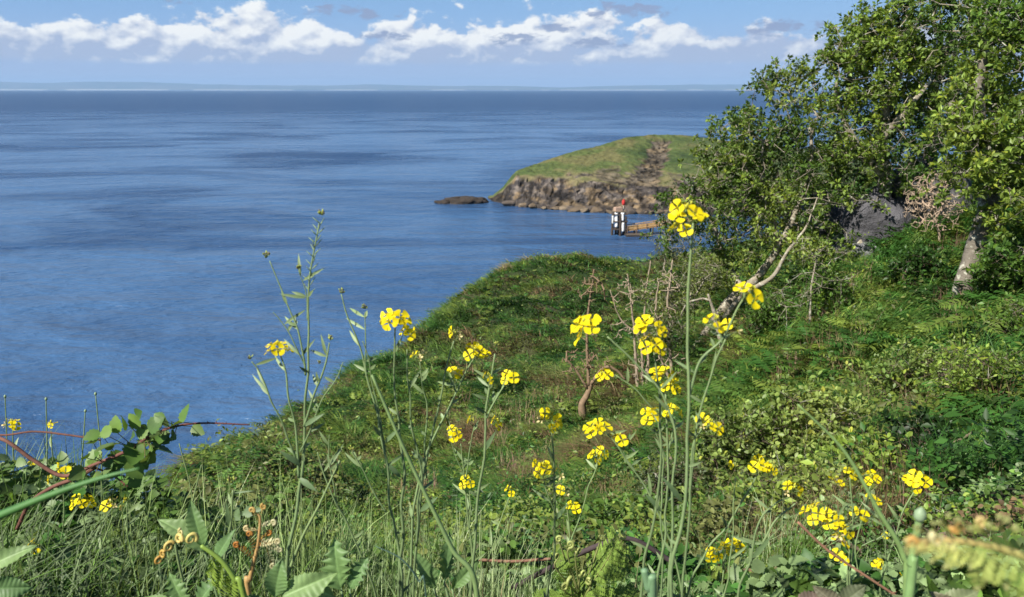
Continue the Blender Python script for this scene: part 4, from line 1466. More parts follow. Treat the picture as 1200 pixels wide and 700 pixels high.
fern_root = None
for (px_, py_, n_, lab) in [(1128, 425, 7, 'bright yellow green bracken on the sunny bank above the shrubs'), (1150, 400, 6, 'bright bracken standing behind the other at the right of the bank')]:
    b = G(px_, py_, 9.5)
    o = thing('bracken', lab, 'fern', b)
    for k in range(n_):
        a = rng.uniform(0, 6.28)
        e = b + np.array([math.cos(a) * .45, math.sin(a) * .3 - .1, .42])
        mb = MB(); frond(mb, [b, (b + e) / 2 + [0, 0, .22], e, e + (e - b) * .3 - [0, 0, .15]], .17, 12, (.14, .21, .035), (.16, .2, .05), fine=False)
        mb.build('frond', M_LEAF, o)
shrub('dark leafy shrub at the bottom right edge between the curled fern and the hollow', 1120, 645, 44, 3.9, 200, HG, 412, .032)
shrub('low shrub behind the thick budded stalk', 1040, 690, 60, 3.6, 220, HD, 413, .030)
shrub('low shrub in the extreme bottom right corner', 1190, 680, 60, 3.4, 220, HD, 414, .030)
for (cx_, cy_, rp, lab) in [(1075, 318, 24, 'added dark bush at the foot of the grey rock outcrop'), (1185, 318, 30, 'added dark bush in the shade right of the thick lichen-spotted trunk'), (975, 345, 28, 'added dark leafy bush in the shade between the two trees'), (900, 372, 24, 'added dark leafy bush just right of the leaning pale trunk')]:
    g_ = G(cx_, cy_ + rp, 13)  # dark-leaved bushes added to deepen the shade under the trees
    shrub(lab, cx_, cy_, rp, float(g_[1]), 110, ((.035, .085, .016), (.085, .160, .026)), 430 + cx_, .075, .5, SH_SIMPLE, group='dark bushes added as shade under the trees')
# ---------------------------------------------------------------- the yellow wild mustard
SH_PETAL = [(0.0, 0.05), (.25, .09), (.45, .26), (.62, .44), (.8, .47), (.93, .33), (1.0, 0.0)]


def flower_mesh(v, faded=False):
    g = np.random.default_rng(900 + v)
    mb = MB()
    dirs, L = [], []
    for k in range(4):
        a = math.pi / 2 * k + math.pi / 4 + g.normal(0, .14)
        tilt = g.uniform(.05, .45) if not faded else g.uniform(.6, 1.3)
        dirs.append([math.cos(a) * math.cos(tilt), math.sin(a) * math.cos(tilt), math.sin(tilt)])
        L.append(g.uniform(.9, 1.1) * (.85 if faded else 1))
    dirs = np.array(dirs); L = np.array(L)
    col = np.array([(.90, .74, .010)] * 4) * g.uniform(.88, 1.1, (4, 1)) if not faded else np.array([(.72, .62, .30)] * 4) * g.uniform(.8, 1.1, (4, 1))
    leaves(mb, dirs * .08, dirs, np.tile([0, 0, 1.0], (4, 1)), L, L * (1.12 if not faded else .5), col, SH_PETAL, .28, .18 if not faded else .35)
    # stamens and style
    for k in range(6):
        a = k * 1.05
        q = np.array([math.cos(a) * .12, math.sin(a) * .12, .32])
        prisms(mb, [[q[0] * .3, q[1] * .3, 0]], [q], [.02], [.02], (.55, .55, .08), 4)
        prisms(mb, [q], [q + [0, 0, .08]], [.045], [.03], (.60, .42, .02), 5)
    prisms(mb, [[0, 0, -.05]], [[0, 0, .3]], [.045], [.035], (.35, .48, .10), 6)
    # sepals
    for k in range(4):
        a = math.pi / 2 * k
        d = np.array([math.cos(a) * .6, math.sin(a) * .6, .8])
        leaves(mb, [[0, 0, -.12]], [d], [[0, 0, 1.0]], [.42], [.14], (.45, .52, .08), SH_LANCE, .2, -.1)
    return mb.mesh('flower', M_PETAL)


FL = [flower_mesh(k) for k in range(5)]
FF = [flower_mesh(20 + k, True) for k in range(2)]
SC = (.155, .225, .095)      # glaucous stem
SC2 = (.20, .27, .11)


def to_path(pts, D, sag=0.0):
    return [P(q[0], q[1], D + (q[2] if len(q) > 2 else 0.0)) for q in pts]


def root_down(p, drift=.03):
    g_ = gz(p[0], p[1])
    b = np.array([p[0] + drift * rng.normal(), p[1] + abs(drift) * rng.random(), 0]); b[2] = gz(b[0], b[1]) - .02
    return b


def head(parent, c, axis, n, s, kind, seed):
    """a raceme head: buds on top, open flowers round it; s = petal length in metres"""
    g = np.random.default_rng(seed)
    axis = norm(axis)
    mb = MB()
    ref = norm(np.cross(axis, [0.3, 1, .2]))
    ref2 = np.cross(axis, ref)
    nb = {'y': 7, 'f': 6, 'b': 12, 'm': 9}[kind]
    for k in range(nb):
        a = g.uniform(0, 6.28); rr_ = s * g.uniform(.05, .42 if kind != 'b' else .55)
        q = c + axis * s * g.uniform(.25, .85) + (ref * math.cos(a) + ref2 * math.sin(a)) * rr_
        d = norm(q - (c - axis * s * .3))
        bs = s * g.uniform(.16, .24)
        cb = (.30, .34, .06) if kind in 'bf' else (.50, .50, .05)
        if kind == 'b' and g.random() < .4: cb = (.16, .13, .06)
        tube(mb, np.array([q - d * bs, q - d * bs * .4, q + d * bs * .5, q + d * bs]), [bs * .25, bs * .55, bs * .5, bs * .15], 6, np.asarray(cb) * g.uniform(.7, 1.2))
        prisms(mb, [c + axis * s * .0], [q - d * bs], [s * .035], [s * .03], SC2, 4)
    info = []
    vert = s * (.5 + .26 * n)
    for k in range(n):
        a = k * 2.399 + g.uniform(-.4, .4)
        t = k / max(1, n - 1)
        rad = s * (1.0 + .38 * t) * g.uniform(.8, 1.15) * min(1, .45 + n * .12)
        hgt = s * .3 - vert * t * .55
        out = norm(ref * math.cos(a) + ref2 * math.sin(a))
        q = c + axis * hgt + out * rad
        st = c + axis * (hgt - s * .7)
        prisms(mb, [st], [q - axis * s * .1], [s * .045], [s * .04], SC2, 5)
        info.append((q, norm(out * .75 + axis * .7 + np.array([0, -.35, .1]) + g.normal(0, .42, 3))))
    h = mb.build('flower_head', M_STEM, parent)
    for k, (q, nz) in enumerate(info):
        fd = (kind == 'f' and k % 3 != 0) or (kind == 'm' and k % 4 == 3)
        me = FF[k % 2] if fd else FL[(k + seed) % 5]
        o = bpy.data.objects.new('flower', me)
        COL.objects.link(o)
        o.parent = h
        o.location = tuple(q - WORLD[h.name])
        qt = Vector(tuple(nz)).to_track_quat('Z', 'Y')
        o.rotation_euler = (qt @ Euler((0, 0, g.uniform(0, 6.28))).to_quaternion()).to_euler()
        sc = s * g.uniform(.72, 1.1)
        o.scale = (sc, sc, sc)
    return h


seedc = [500]


def mustard(label, D, stems, heads, name='mustard_plant', cat='flower', grp='yellow flowering mustard plants', lv=(), pods=()):
    """stems: (points in the picture, radius px start, end); the first one is rooted in the ground"""
    pxm = D / FPX * .82
    main = to_path(stems[0][0], D)
    rt = root_down(main[0])
    root = thing(name, label, cat, rt, grp)
    ends = []
    for k, st in enumerate(stems):
        pts, ra, rb_ = st[:3]
        w = to_path(pts, D)
        rooted = (k == 0) or (len(st) > 3 and st[3])
        if rooted:
            w = [rt + (np.array([.004 * k, 0, 0]))] + w
        m = 34
        pp = smooth_path(w, m)
        g = np.random.default_rng(seedc[0] + k)
        pp = pp + (np.stack([fbm(pp * 14 + s_, 2, seedc[0] + s_) for s_ in range(3)], -1) - .5) * .017 * np.sin(np.linspace(0, np.pi, m))[:, None]
        cc = np.linspace(0, 1, m)[:, None] * (np.array(SC2) - np.array(SC)) + np.array(SC)
        cc = cc * g.uniform(.85, 1.15)
        mb = MB(); tube(mb, pp, np.linspace(ra, rb_, m) * pxm, 8, cc)
        # small nodes
        for q in g.integers(5, m - 3, 4):
            d = norm(g.normal(size=3) * [1, .6, .3] + np.array([0, 0, .9]))
            leaves(mb, [pp[q]], [d], [[0, -1, .3]], [.020 * D * g.uniform(.4, 1.8)], [.0045 * D], cc[q] * .9, SH_LANCE, .3, .25)
        mb.build('stem', M_STEM, root)
    for k, hd in enumerate(heads):
        px_, py_, n, s, kind = hd[:5]
        ax = hd[5] if len(hd) > 5 else (0, 0)
        seedc[0] += 1
        c = P(px_, py_ + s * .25, D)
        head(root, c, np.array([ax[0], -.15, 1.0 + ax[1]]), n, s * pxm, kind, seedc[0])
    for (px_, py_, dx, dy, Lp, Wp) in lv:
        q = P(px_, py_, D); e = P(px_ + dx, py_ + dy, D - .02)
        mb = MB()
        leaves(mb, [q], [e - q], [[0.1, -.8, .6]], [Lp * pxm], [Wp * pxm], (.13, .20, .085), SH_LANCE if Wp / Lp < .3 else SH_LOBED, .25, .3)
        mb.build('leaf', M_NEARLEAF, root)
    for (pts, n) in pods:
        pp = smooth_path(to_path(pts, D), n)
        mb = MB()
        g = np.random.default_rng(seedc[0])
        for q in range(n):
            a = q * 2.4
            d = norm(np.array([math.cos(a), math.sin(a) * .6, .9]))
            e = pp[q] + d * 14 * pxm
            tube(mb, np.array([pp[q], pp[q] + d * 6 * pxm, e]), np.array([.5, .9, .3]) * pxm, 5, SC2)
        mb.build('seed_pods', M_STEM, root)
    seedc[0] += 7
    return root


# the tall seeding stalk on the left
mustard('tallest stalk on the left with bare green seed pods at its top', 1.05,
        [([(338, 706), (347, 600), (354, 540), (358, 470), (360, 400), (362, 330), (374, 262)], 3.4, .8),
         ([(358, 440), (352, 405), (335, 355), (316, 306)], 1.6, .8),
         ([(360, 375), (358, 345), (350, 318)], 1.0, .5),
         ([(356, 500), (372, 455), (382, 420), (386, 402)], 1.8, 1.0),
         ([(357, 428), (345, 405), (328, 378), (320, 366)], 1.2, .6),
         ([(350, 560), (346, 500), (333, 440), (328, 414)], 2.0, 1.0),
         ([(349, 545), (325, 480), (305, 440), (295, 424)], 1.6, .8),
         ([(352, 530), (375, 480), (395, 445), (402, 425)], 1.4, .7)],
        [(378, 250, 0, 10, 'b'), (312, 300, 0, 10, 'b'), (350, 314, 0, 7, 'b'), (387, 397, 0, 9, 'b'), (326, 404, 6, 10, 'y'), (294, 419, 0, 8, 'b'), (375, 425, 0, 6, 'b')],
        lv=[(352, 545, -28, -20, 40, 9), (356, 500, 30, -24, 40, 8), (350, 560, 22, 16, 36, 10)],
        pods=[([(362, 345), (368, 300), (375, 262)], 26)])
mustard('stalk with three thin bare tips right of the tall seeding stalk', 1.15,
        [([(470, 706), (462, 620), (452, 540), (440, 470), (424, 420), (408, 375), (400, 345)], 2.6, .8),
         ([(430, 440), (424, 400), (428, 366)], 1.1, .6),
         ([(452, 530), (440, 455), (425, 400)], 1.2, .7)],
        [(401, 342, 0, 8, 'b'), (428, 360, 0, 9, 'b')], lv=[(450, 520, 26, -30, 36, 7)])
mustard('stalk with a dense yellow head standing out against the edge of the sea', 1.15,
        [([(468, 706), (474, 600), (470, 520), (463, 450), (463, 385)], 3.2, 1.1),
         ([(488, 640), (492, 560), (482, 470), (477, 410)], 2.0, 1.0)],
        [(464, 368, 6, 12, 'y'), (478, 388, 3, 10, 'm')], lv=[(470, 560, -26, -28, 40, 8), (492, 600, 24, -22, 40, 9)])
mustard('stalk with a wilted pale head between two yellow ones', 1.2,
        [([(486, 706), (494, 600), (505, 510), (520, 440), (532, 400)], 2.4, 1.0),
         ([(500, 560), (496, 480), (492, 425)], 1.4, .8)],
        [(534, 390, 3, 9, 'f'), (491, 416, 3, 9, 'f')])
mustard('stalk leaning right with a compact yellow head over the brown slope', 1.25,
        [([(478, 706), (488, 590), (510, 510), (538, 450), (557, 418)], 2.4, 1.1),
         ([(515, 500), (528, 470), (535, 445)], 1.2, .8)],
        [(559, 408, 5, 10.5, 'y'), (535, 434, 3, 8, 'y')], lv=[(498, 545, -20, -30, 34, 7)])
mustard('straight pale stalk topped by buds with one yellow side head', 1.2,
        [([(552, 706), (558, 640), (566, 540), (572, 470), (580, 415)], 3.2, 1.2),
         ([(570, 490), (585, 462), (596, 445)], 1.5, .9),
         ([(571, 480), (573, 455), (574, 442)], 1.0, .7)],
        [(582, 404, 0, 9, 'b'), (599, 438, 4, 9, 'y'), (573, 440, 2, 8, 'm')], lv=[(566, 530, 20, -34, 40, 8)])
mustard('small forked plant with two low yellow heads left of the straight pale stalk', 1.75,
        [([(556, 706), (552, 640), (545, 570), (540, 520)], 1.6, .8),
         ([(550, 620), (552, 590), (550, 570)], 1.0, .7),
         ([(546, 560), (552, 520), (556, 500)], 1.0, .6), ([(545, 560), (530, 525), (524, 480)], .9, .5)],
        [(535, 504, 4, 8, 'y'), (550, 562, 4, 8, 'y'), (553, 492, 1, 7, 'm'), (582, 492, 2, 8, 'm')])
mustard('short stalk with a little yellow head low on the green slope', 1.9,
        [([(562, 706), (575, 650), (590, 600), (598, 580)], 1.4, .7)],
        [(598, 573, 3, 7.5, 'y')])
mustard('single upright stalk with a wide cluster of open and fading flowers', 1.35,
        [([(642, 706), (650, 640), (650, 580), (646, 500)], 2.4, 1.2), ([(650, 600), (640, 570), (636, 555)], 1.1, .7)],
        [(645, 486, 7, 11, 'm', (.1, 0)), (636, 545, 4, 8.5, 'y'), (655, 553, 3, 8, 'f')], lv=[(650, 610, 24, -30, 36, 7)])
mustard('spindly plant with small half-faded heads in the lower centre', 1.6,
        [([(665, 706), (668, 640), (664, 590)], 1.6, .9), ([(667, 640), (680, 600), (695, 555), (705, 530)], 1.2, .7)],
        [(660, 575, 2, 8, 'f'), (672, 592, 3, 8, 'y'), (697, 533, 2, 8, 'm')])
mustard('arching stalk with a loose yellow head pointing left', 1.3,
        [([(800, 706), (778, 620), (750, 560), (722, 520), (706, 503)], 2.0, 1.0), ([(745, 553), (733, 530), (727, 518)], 1.1, .7)],
        [(699, 498, 6, 10.5, 'y', (-.6, 0)), (725, 511, 3, 9, 'm'), (706, 527, 2, 7, 'm')])
mustard('long curving stalk bearing the big four-petalled flowers on the left of the centre group', .95,
        [([(784, 706), (790, 600), (792, 520), (780, 462), (745, 425), (712, 395)], 2.4, 1.3)],
        [(688, 378, 4, 15, 'y', (-.5, 0))])
mustard('straight stalk with the dense tall yellow head in the centre group', 1.05,
        [([(752, 706), (764, 620), (772, 540), (772, 470), (766, 410)], 2.6, 1.3)],
        [(763, 378, 6, 13, 'y'), (765, 398, 5, 11, 'y')])
mustard('stalk with two stacked yellow heads directly below the dense tall one', 1.1,
        [([(768, 706), (778, 620), (783, 540), (780, 460)], 2.6, 1.3), ([(782, 540), (770, 508), (764, 492)], 1.3, .9), ([(783, 530), (790, 505), (792, 492)], 1.2, .9)],
        [(778, 436, 6, 11, 'y'), (786, 452, 3, 9, 'm'), (763, 482, 4, 10, 'y', (-.4, 0)), (792, 480, 4, 10, 'y', (.3, 0))],
        lv=[(775, 600, -24, -34, 44, 9)])
mustard('thin arching stalk ending in one small yellow head beside the bare bushes', 1.15,
        [([(772, 706), (776, 600), (772, 510), (752, 462), (722, 440)], 1.8, .9)],
        [(708, 437, 3, 9, 'm', (-.9, -.3))])
mustard('tallest flowering stalk with its yellow head high against the trees', .85,
        [([(786, 706), (798, 600), (806, 480), (809, 360), (812, 262)], 3.4, 1.7),
         ([(806, 468), (820, 430), (846, 402), (866, 362), (870, 352)], 2.2, 1.2),
         ([(846, 402), (845, 392), (842, 385)], 1.3, 1.0)],
        [(806, 243, 5, 15, 'y'), (797, 265, 2, 12, 'y', (-.6, 0)), (879, 341, 3, 15, 'y', (.3, 0)), (838, 374, 2, 13, 'y')],
        lv=[(800, 590, -30, -50, 60, 9)])
mustard('stalk with a faded head just below the yellow one over the leaning trunk', 1.0,
        [([(800, 706), (808, 600), (818, 500), (836, 430), (850, 398)], 2.4, 1.2), ([(808, 600), (812, 530), (822, 504), (830, 499)], 1.5, 1.0)],
        [(858, 381, 2, 11, 'f'), (831, 494, 5, 10, 'm')])
mustard('branched stalk with a loose yellow head in front of the pale low shrub', 1.2,
        [([(805, 706), (825, 650), (858, 605), (880, 570), (888, 555)], 2.2, 1.0), ([(850, 700), (856, 640), (862, 560)], 1.8, .9, True)],
        [(890, 540, 6, 9.5, 'y'), (903, 548, 3, 8, 'm'), (862, 545, 2, 8, 'f')])
mustard('arching stalk with a flat yellow head right of the branched one', 1.15,
        [([(866, 706), (880, 660), (905, 615), (932, 590)], 2.6, 1.2), ([(880, 660), (886, 620), (905, 592), (925, 583)], 1.8, .9)],
        [(930, 570, 4, 9.5, 'm'), (948, 566, 0, 9, 'b')], lv=[(880, 655, 26, -24, 50, 9)])
mustard('bushy plant with the largest mass of yellow flowers at the lower right', 1.15,
        [([(998, 706), (996, 660), (992, 620), (988, 600)], 2.2, 1.4), ([(1000, 700), (999, 640), (997, 580), (996, 560)], 1.6, .8, True), ([(996, 640), (975, 610), (958, 600)], 1.4, 1.0)],
        [(953, 596, 4, 12, 'y', (-.7, 0)), (976, 602, 4, 11, 'y'), (990, 618, 4, 10, 'm'), (1006, 600, 3, 9, 'y'), (984, 630, 2, 9, 'y'), (986, 650, 3, 10, 'y'), (996, 551, 2, 7.5, 'y'), (980, 560, 2, 8, 'y')])
mustard('slim stalk with a small yellow head just left of the diagonal green stalk', 1.4,
        [([(1010, 706), (1004, 650), (1012, 600), (1020, 570)], 1.4, .8), ([(1010, 640), (1030, 630), (1038, 625)], 1.0, .6)],
        [(1021, 557, 4, 8.5, 'y'), (1023, 582, 2, 7.5, 'm'), (1040, 627, 1, 7, 'm')])
mustard('slim stalk with a yellow head in front of the dark hollow', 1.3,
        [([(1030, 706), (1042, 660), (1056, 610), (1072, 575)], 2.0, 1.0), ([(1040, 670), (1035, 620), (1022, 590)], 1.2, .7)],
        [(1078, 558, 6, 10, 'y'), (1070, 566, 2, 8, 'm')])
mustard('short plant with two small yellow heads at the foot of the shrubs', 1.5,
        [([(1040, 720), (1038, 690), (1034, 672)], 1.4, .9), ([(1040, 700), (1046, 684), (1048, 676)], 1.0, .8)],
        [(1032, 661, 4, 9, 'y'), (1048, 670, 3, 8, 'y')])
mustard('low plant with a broken row of yellow flowers near the bottom edge', 1.6,
        [([(846, 712), (846, 680), (850, 655)], 1.5, .9), ([(852, 700), (866, 660), (872, 648)], 1.2, .8)],
        [(838, 646, 4, 9, 'y'), (862, 636, 3, 9, 'y'), (850, 641, 3, 8, 'm')])
# left bank
mustard('small pale yellow head on a thin stalk at the far left of the bank', 2.0,
        [([(14, 620), (15, 560), (15, 505)], 1.6, .9)], [(14, 494, 6, 6.5, 'm')])
mustard('two tiny yellow heads on a stalk rising out of the bramble', 2.0,
        [([(66, 620), (64, 560), (60, 505)], 1.2, .7), ([(64, 600), (40, 565), (38, 552)], .9, .6)],
        [(60, 496, 3, 5, 'm'), (38, 544, 3, 5.5, 'y')])
mustard('yellow flower pair held against the bramble stem', 1.6,
        [([(70, 640), (74, 600), (74, 565)], 1.2, .8)], [(75, 549, 3, 9.5, 'y'), (62, 560, 1, 9, 'y', (-.5, 0))])
mustard('short stalk with a flat yellow head just under the thick blurred blade', 1.5,
        [([(112, 690), (106, 650), (96, 600)], 1.8, 1.0)], [(95, 585, 5, 9.5, 'y')])
mustard('cream coloured wilted head on a stalk right of the flat yellow one', 1.5,
        [([(108, 700), (118, 650), (132, 605)], 1.7, 1.0), ([(150, 660), (150, 620), (149, 590)], 1.2, .8, True)], [(132, 588, 6, 9, 'f'), (149, 585, 1, 8, 'm')])
mustard('single yellow flower low in the leaves at the left edge', 1.5,
        [([(34, 690), (38, 660), (40, 645)], 1.2, .8)], [(40, 637, 2, 9, 'y')])
mustard('knobbly budding head on a leafy stalk beside the big ribbed leaf', 1.1,
        [([(264, 706), (268, 650), (273, 610), (273, 575)], 3.2, 1.6)],
        [(272, 563, 0, 14, 'b'), (280, 590, 0, 7, 'b')], lv=[(272, 606, 34, -12, 56, 20), (270, 620, -10, -40, 46, 8), (274, 578, 34, -6, 34, 3)])
mustard('thin stalk with brownish buds in the lower left of the centre', 1.2,
        [([(440, 706), (410, 620), (382, 560), (372, 530)], 2.0, 1.0), ([(395, 590), (386, 530), (386, 510)], 1.2, .7), ([(452, 600), (430, 560), (412, 530)], 1.2, .8, False)],
        [(370, 526, 0, 9, 'b'), (386, 504, 0, 8, 'b'), (412, 526, 0, 8, 'b')])

# ---------------------------------------------------------------- bare stalks
def stalk(name, label, cat, pts, D, r0, r1, col, flat=1.0, rooted=True, bud=None, dz=None, rough=0):
    w = to_path(pts, D)
    if rooted: w = [root_down(w[0])] + w
    root = thing(name, label, cat, w[0])
    mb = MB(); pp = smooth_path(w, 40)
    tube(mb, pp, np.linspace(r0, r1, 40) * D / FPX, 10, col, flat=flat, rough=rough)
    mb.build('stem', M_STEM, root)
    if bud:
        e = pp[-1]; d = norm(pp[-1] - pp[-3]); s = bud * D / FPX
        mb = MB(); tube(mb, np.array([e - d * s, e - d * s * .2, e + d * s * .8, e + d * s * 1.5]), [s * .5, s, s * .9, s * .25], 10, (.22, .30, .17)); mb.build('bud', M_STEM, root)
    return root


stalk('garlic_stalk', 'long smooth diagonal green stalk crossing the shrubs at lower right', 'stalk', [(1062, 710), (1058, 650), (1030, 600), (990, 530), (935, 474)], .75, 5.5, 1.0, (.20, .31, .10))
stalk('garlic_stalk', 'thick upright green stalk with a rounded bud at lower right', 'stalk', [(1064, 712), (1068, 660), (1078, 605)], .62, 7.0, 4.5, (.19, .31, .11), bud=8)
stalk('garlic_stalk', 'thick grey green stalk slanting across the left of the centre', 'stalk', [(560, 712), (528, 640), (480, 540), (436, 440)], .95, 4.5, 1.6, (.19, .28, .10))
stalk('grass_blade', 'broad dark green blade slanting in from the left edge', 'grass blade', [(-70, 628), (-20, 612), (60, 580), (120, 560), (163, 549)], .55, 9, 1.5, (.06, .16, .035), flat=.85, rooted=False)
stalk('garlic_stalk', 'broad pale stalk standing low in the centre of the bottom edge', 'stalk', [(764, 715), (760, 690), (755, 668)], .8, 7, 5, (.14, .24, .12))
stalk('grass_blade', 'bent grey green blade arching at the bottom left of centre', 'grass blade', [(500, 712), (490, 680), (470, 655), (440, 640)], .9, 4, .8, (.10, .17, .12), flat=.3)
stalk('thistle_stalk', 'pale stalk leaning left from the bottom toward the slope edge', 'stalk', [(330, 708), (350, 640), (375, 590), (398, 540)], 1.1, 2.6, 1.2, SC2)
gr_ = np.random.default_rng(77)
for k, (x0, y0, x1, y1, lab) in enumerate([(206, 640, 236, 545, 'single pale green stem rising beside the bramble tip'), (120, 620, 112, 462, 'hair-thin stem with a fuzzy top left of the bramble'), (50, 620, 54, 468, 'hair-thin stem with a pale tuft near the left edge'), (85, 600, 100, 482, 'hair-thin stem tipped with buds between the two fuzzy ones'), (4, 600, 6, 465, 'thin dark-tipped stem at the extreme left'), (230, 620, 210, 520, 'thin stem crossing the end of the bramble')]):
    stalk('weed_stalk', lab, 'stalk', [(x0, y0), ((x0 + x1) / 2 + 3, (y0 + y1) / 2), (x1, y1)], 1.9 if k else 1.2, 1.3 if k else 2.2, .6, SC2, bud=1.7 if k in (1, 2, 3, 4) else None)

# ---------------------------------------------------------------- bramble
D = 1.45
bc = [(-40, 520), (0, 514), (40, 540), (75, 558), (110, 545), (150, 528), (175, 512), (205, 500), (240, 496), (292, 498)]
ca = smooth_path(to_path(bc, D), 90)
br = thing('bramble', 'arching reddish bramble stem with green leaves hanging over the sea edge', 'bramble', ca[0])
mb = MB(); cc = np.linspace(0, 1, 90)[:, None] * (np.array([.10, .035, .03]) - np.array([.20, .10, .07])) + np.array([.20, .10, .07])
tube(mb, ca, np.interp(np.linspace(0, 1, 90), [0, .3, .6, 1], [2.2, 2.6, 2.2, .9]) * D / FPX, 8, cc, rough=.15)
for q in range(4, 88, 2):
    d = norm(rng.normal(size=3)); prisms(mb, [ca[q]], [ca[q] + d * .007], [.0014], [.0002], (.22, .07, .05), 4)
mb.build('cane', M_TWIG, br)
for pts, r_ in [([(20, 620), (35, 590), (60, 572), (90, 560), (112, 548)], 2.6), ([(-40, 500), (0, 510), (40, 506), (80, 510), (118, 516)], 1.3), ([(105, 546), (130, 556), (150, 570)], 1.2)]:
    mb = MB(); pp = smooth_path(to_path(pts, D + .03), 40); tube(mb, pp, r_ * D / FPX, 7, (.15, .07, .05), rough=.2)
    for q in range(3, 38, 3):
        d = norm(rng.normal(size=3)); prisms(mb, [pp[q]], [pp[q] + d * .006], [.0012], [.0002], (.22, .07, .05), 4)
    mb.build('cane', M_TWIG, br)
lf = [(150, 498, -14, -10, 24), (165, 500, -18, -16, 22), (175, 506, 12, -14, 26), (140, 520, -24, 6, 30), (160, 520, -6, 26, 34), (120, 530, -20, 14, 26), (185, 510, 22, 16, 26), (200, 500, 16, -8, 22), (215, 495, 4, -22, 24), (150, 540, 16, 20, 28), (135, 545, -8, 18, 26), (170, 536, 18, 8, 26), (110, 520, -20, -6, 24), (128, 512, -10, -18, 20), (180, 525, 20, 4, 24),
      (225, 500, 18, 12, 20), (155, 555, 10, 20, 30), (138, 508, -4, -20, 22), (160, 488, 8, -10, 20), (190, 498, 0, -16, 24), (118, 508, -14, 4, 20), (170, 515, 4, 14, 24), (205, 508, -10, 14, 20), (98, 548, -14, 12, 22), (145, 530, -16, 20, 30)]
for k in range(34):
    t_ = gr_.random(); i_ = int((.42 + .36 * t_) * 89)
    qx, qy, _ = proj(ca[i_])
    lf.append((qx + gr_.uniform(-12, 12), qy + gr_.uniform(-14, 16), gr_.uniform(-20, 20), gr_.uniform(-16, 24), gr_.uniform(11, 19)))
for k, (px_, py_, dx, dy, L) in enumerate(lf):
    q = P(px_, py_, D + gr_.uniform(-.04, .04)); e = P(px_ + dx, py_ + dy, D - gr_.uniform(-.03, .06))
    mb = MB(); c = np.array([(.10, .19, .035), (.15, .25, .05), (.07, .14, .03), (.13, .20, .06)][k % 4])
    Lw = L * D / FPX
    leaves(mb, [q], [e - q], [gr_.normal(0, .5, 3) + [-.3, -.8, .8]], [Lw * 1.05], [Lw * .86], c, SH_TOOTH, .25, .12)
    prisms(mb, [ca[np.argmin(np.linalg.norm(ca - q, axis=1))]], [q], [.0009], [.0007], (.18, .14, .06), 4)
    mb.build('leaf', M_NEARLEAF, br)

# ---------------------------------------------------------------- broad leaves near the lens
def bigleaf(root, px_, py_, dx, dy, Lp, Wp, D, col, shape, nrm=(0, -.8, .6), fold=.3, droop=.25):
    """a veined leaf blade: a grid that swells between the side veins"""
    q = P(px_, py_, D); e = P(px_ + dx, py_ + dy, D)
    s = D / FPX; d = norm(e - q)
    g = np.random.default_rng(int(abs(px_ * 7 + py_ * 3 + dx)) + 5)
    L, W = Lp * s * .86, Wp * s * .9
    sd_ = norm(np.cross(d, np.asarray(nrm) + g.normal(0, .25, 3))); u = np.cross(sd_, d)
    m, k = 72, 17
    t = np.linspace(0, 1, m)
    lobed = shape is SH_LOBED
    env = np.sin(np.pi * np.clip(t, 0, 1) ** .8) ** .75 * .5 * (1 - .25 * t)
    nv = 6 if lobed else 9
    ph = (t * nv * 1.05) % 1.0
    cut = .55 if lobed else .12
    prof = env * (1 - cut * np.abs(2 * ph - 1) ** (1.2 if lobed else .9)) * (1 + .10 * (vnoise(np.stack([t * 23, 0 * t, 0 * t], -1), 3) - .5))
    prof[-1] = .004
    v = np.linspace(-1, 1, k)
    TT, VV = np.meshgrid(t, v, indexing='ij')
    asym = 1 + .12 * np.sin(TT * 5 + g.uniform(0, 6)) * np.sign(VV)
    across = VV * prof[:, None] * W * asym
    along = TT * L + np.abs(VV) * prof[:, None] * W * .55 * (1 - TT)
    vein = ((TT * nv * 1.05 - np.abs(VV) * .25) % 1.0)
    ridge_ = 1 - np.abs(2 * vein - 1)
    z = fold * np.abs(across) - droop * TT ** 2 * L + W * .022 * ridge_ * np.abs(VV) ** .5 + W * .07 * np.sin(TT * 7 + VV * 2 + g.uniform(0, 6)) * np.abs(VV)
    V = q + d * along[..., None] + sd_ * across[..., None] + u * z[..., None]
    i_, j_ = np.meshgrid(np.arange(m - 1), np.arange(k - 1), indexing='ij')
    a = i_ * k + j_
    F = np.stack([a, a + 1, a + k + 1, a + k], -1).reshape(-1, 4)
    cc = np.asarray(col)[None, None] * (1 + .18 * np.exp(-(vein / .07) ** 2) * (np.abs(VV) < .9))[..., None]
    cc = cc * (1 + .4 * np.exp(-(VV / .07) ** 2))[..., None]
    cc = cc * (.75 + .5 * fbm(V.reshape(-1, 3) * 45, 3, 6).reshape(m, k, 1))
    edge_ = (np.abs(VV) > .97)[..., None] * (g.random() < .5)
    cc = cc * (1 - edge_ * .3)
    mb = MB(); mb.add(V.reshape(-1, 3), F, cc.reshape(-1, 3))
    return mb.build('leaf', M_NEARLEAF, root)


def broad(label, base, D, items, stemcol=SC):
    w = root_down(P(base[0], base[1], D))
    root = thing('broad_leaved_weed', label, 'weed', w, 'broad-leaved weeds along the bottom of the view')
    for (px_, py_, dx, dy, L, W_, col, sh) in items:
        q = P(px_, py_, D)
        mb = MB(); tube(mb, smooth_path([w, (w + q) / 2 + [0, -.02, .05], q], 14), np.linspace(2.6, 1.4, 14) * D / FPX, 6, stemcol); mb.build('stalk', M_STEM, root)
        bigleaf(root, px_, py_, dx, dy, L, W_, D, col, sh)
    return root


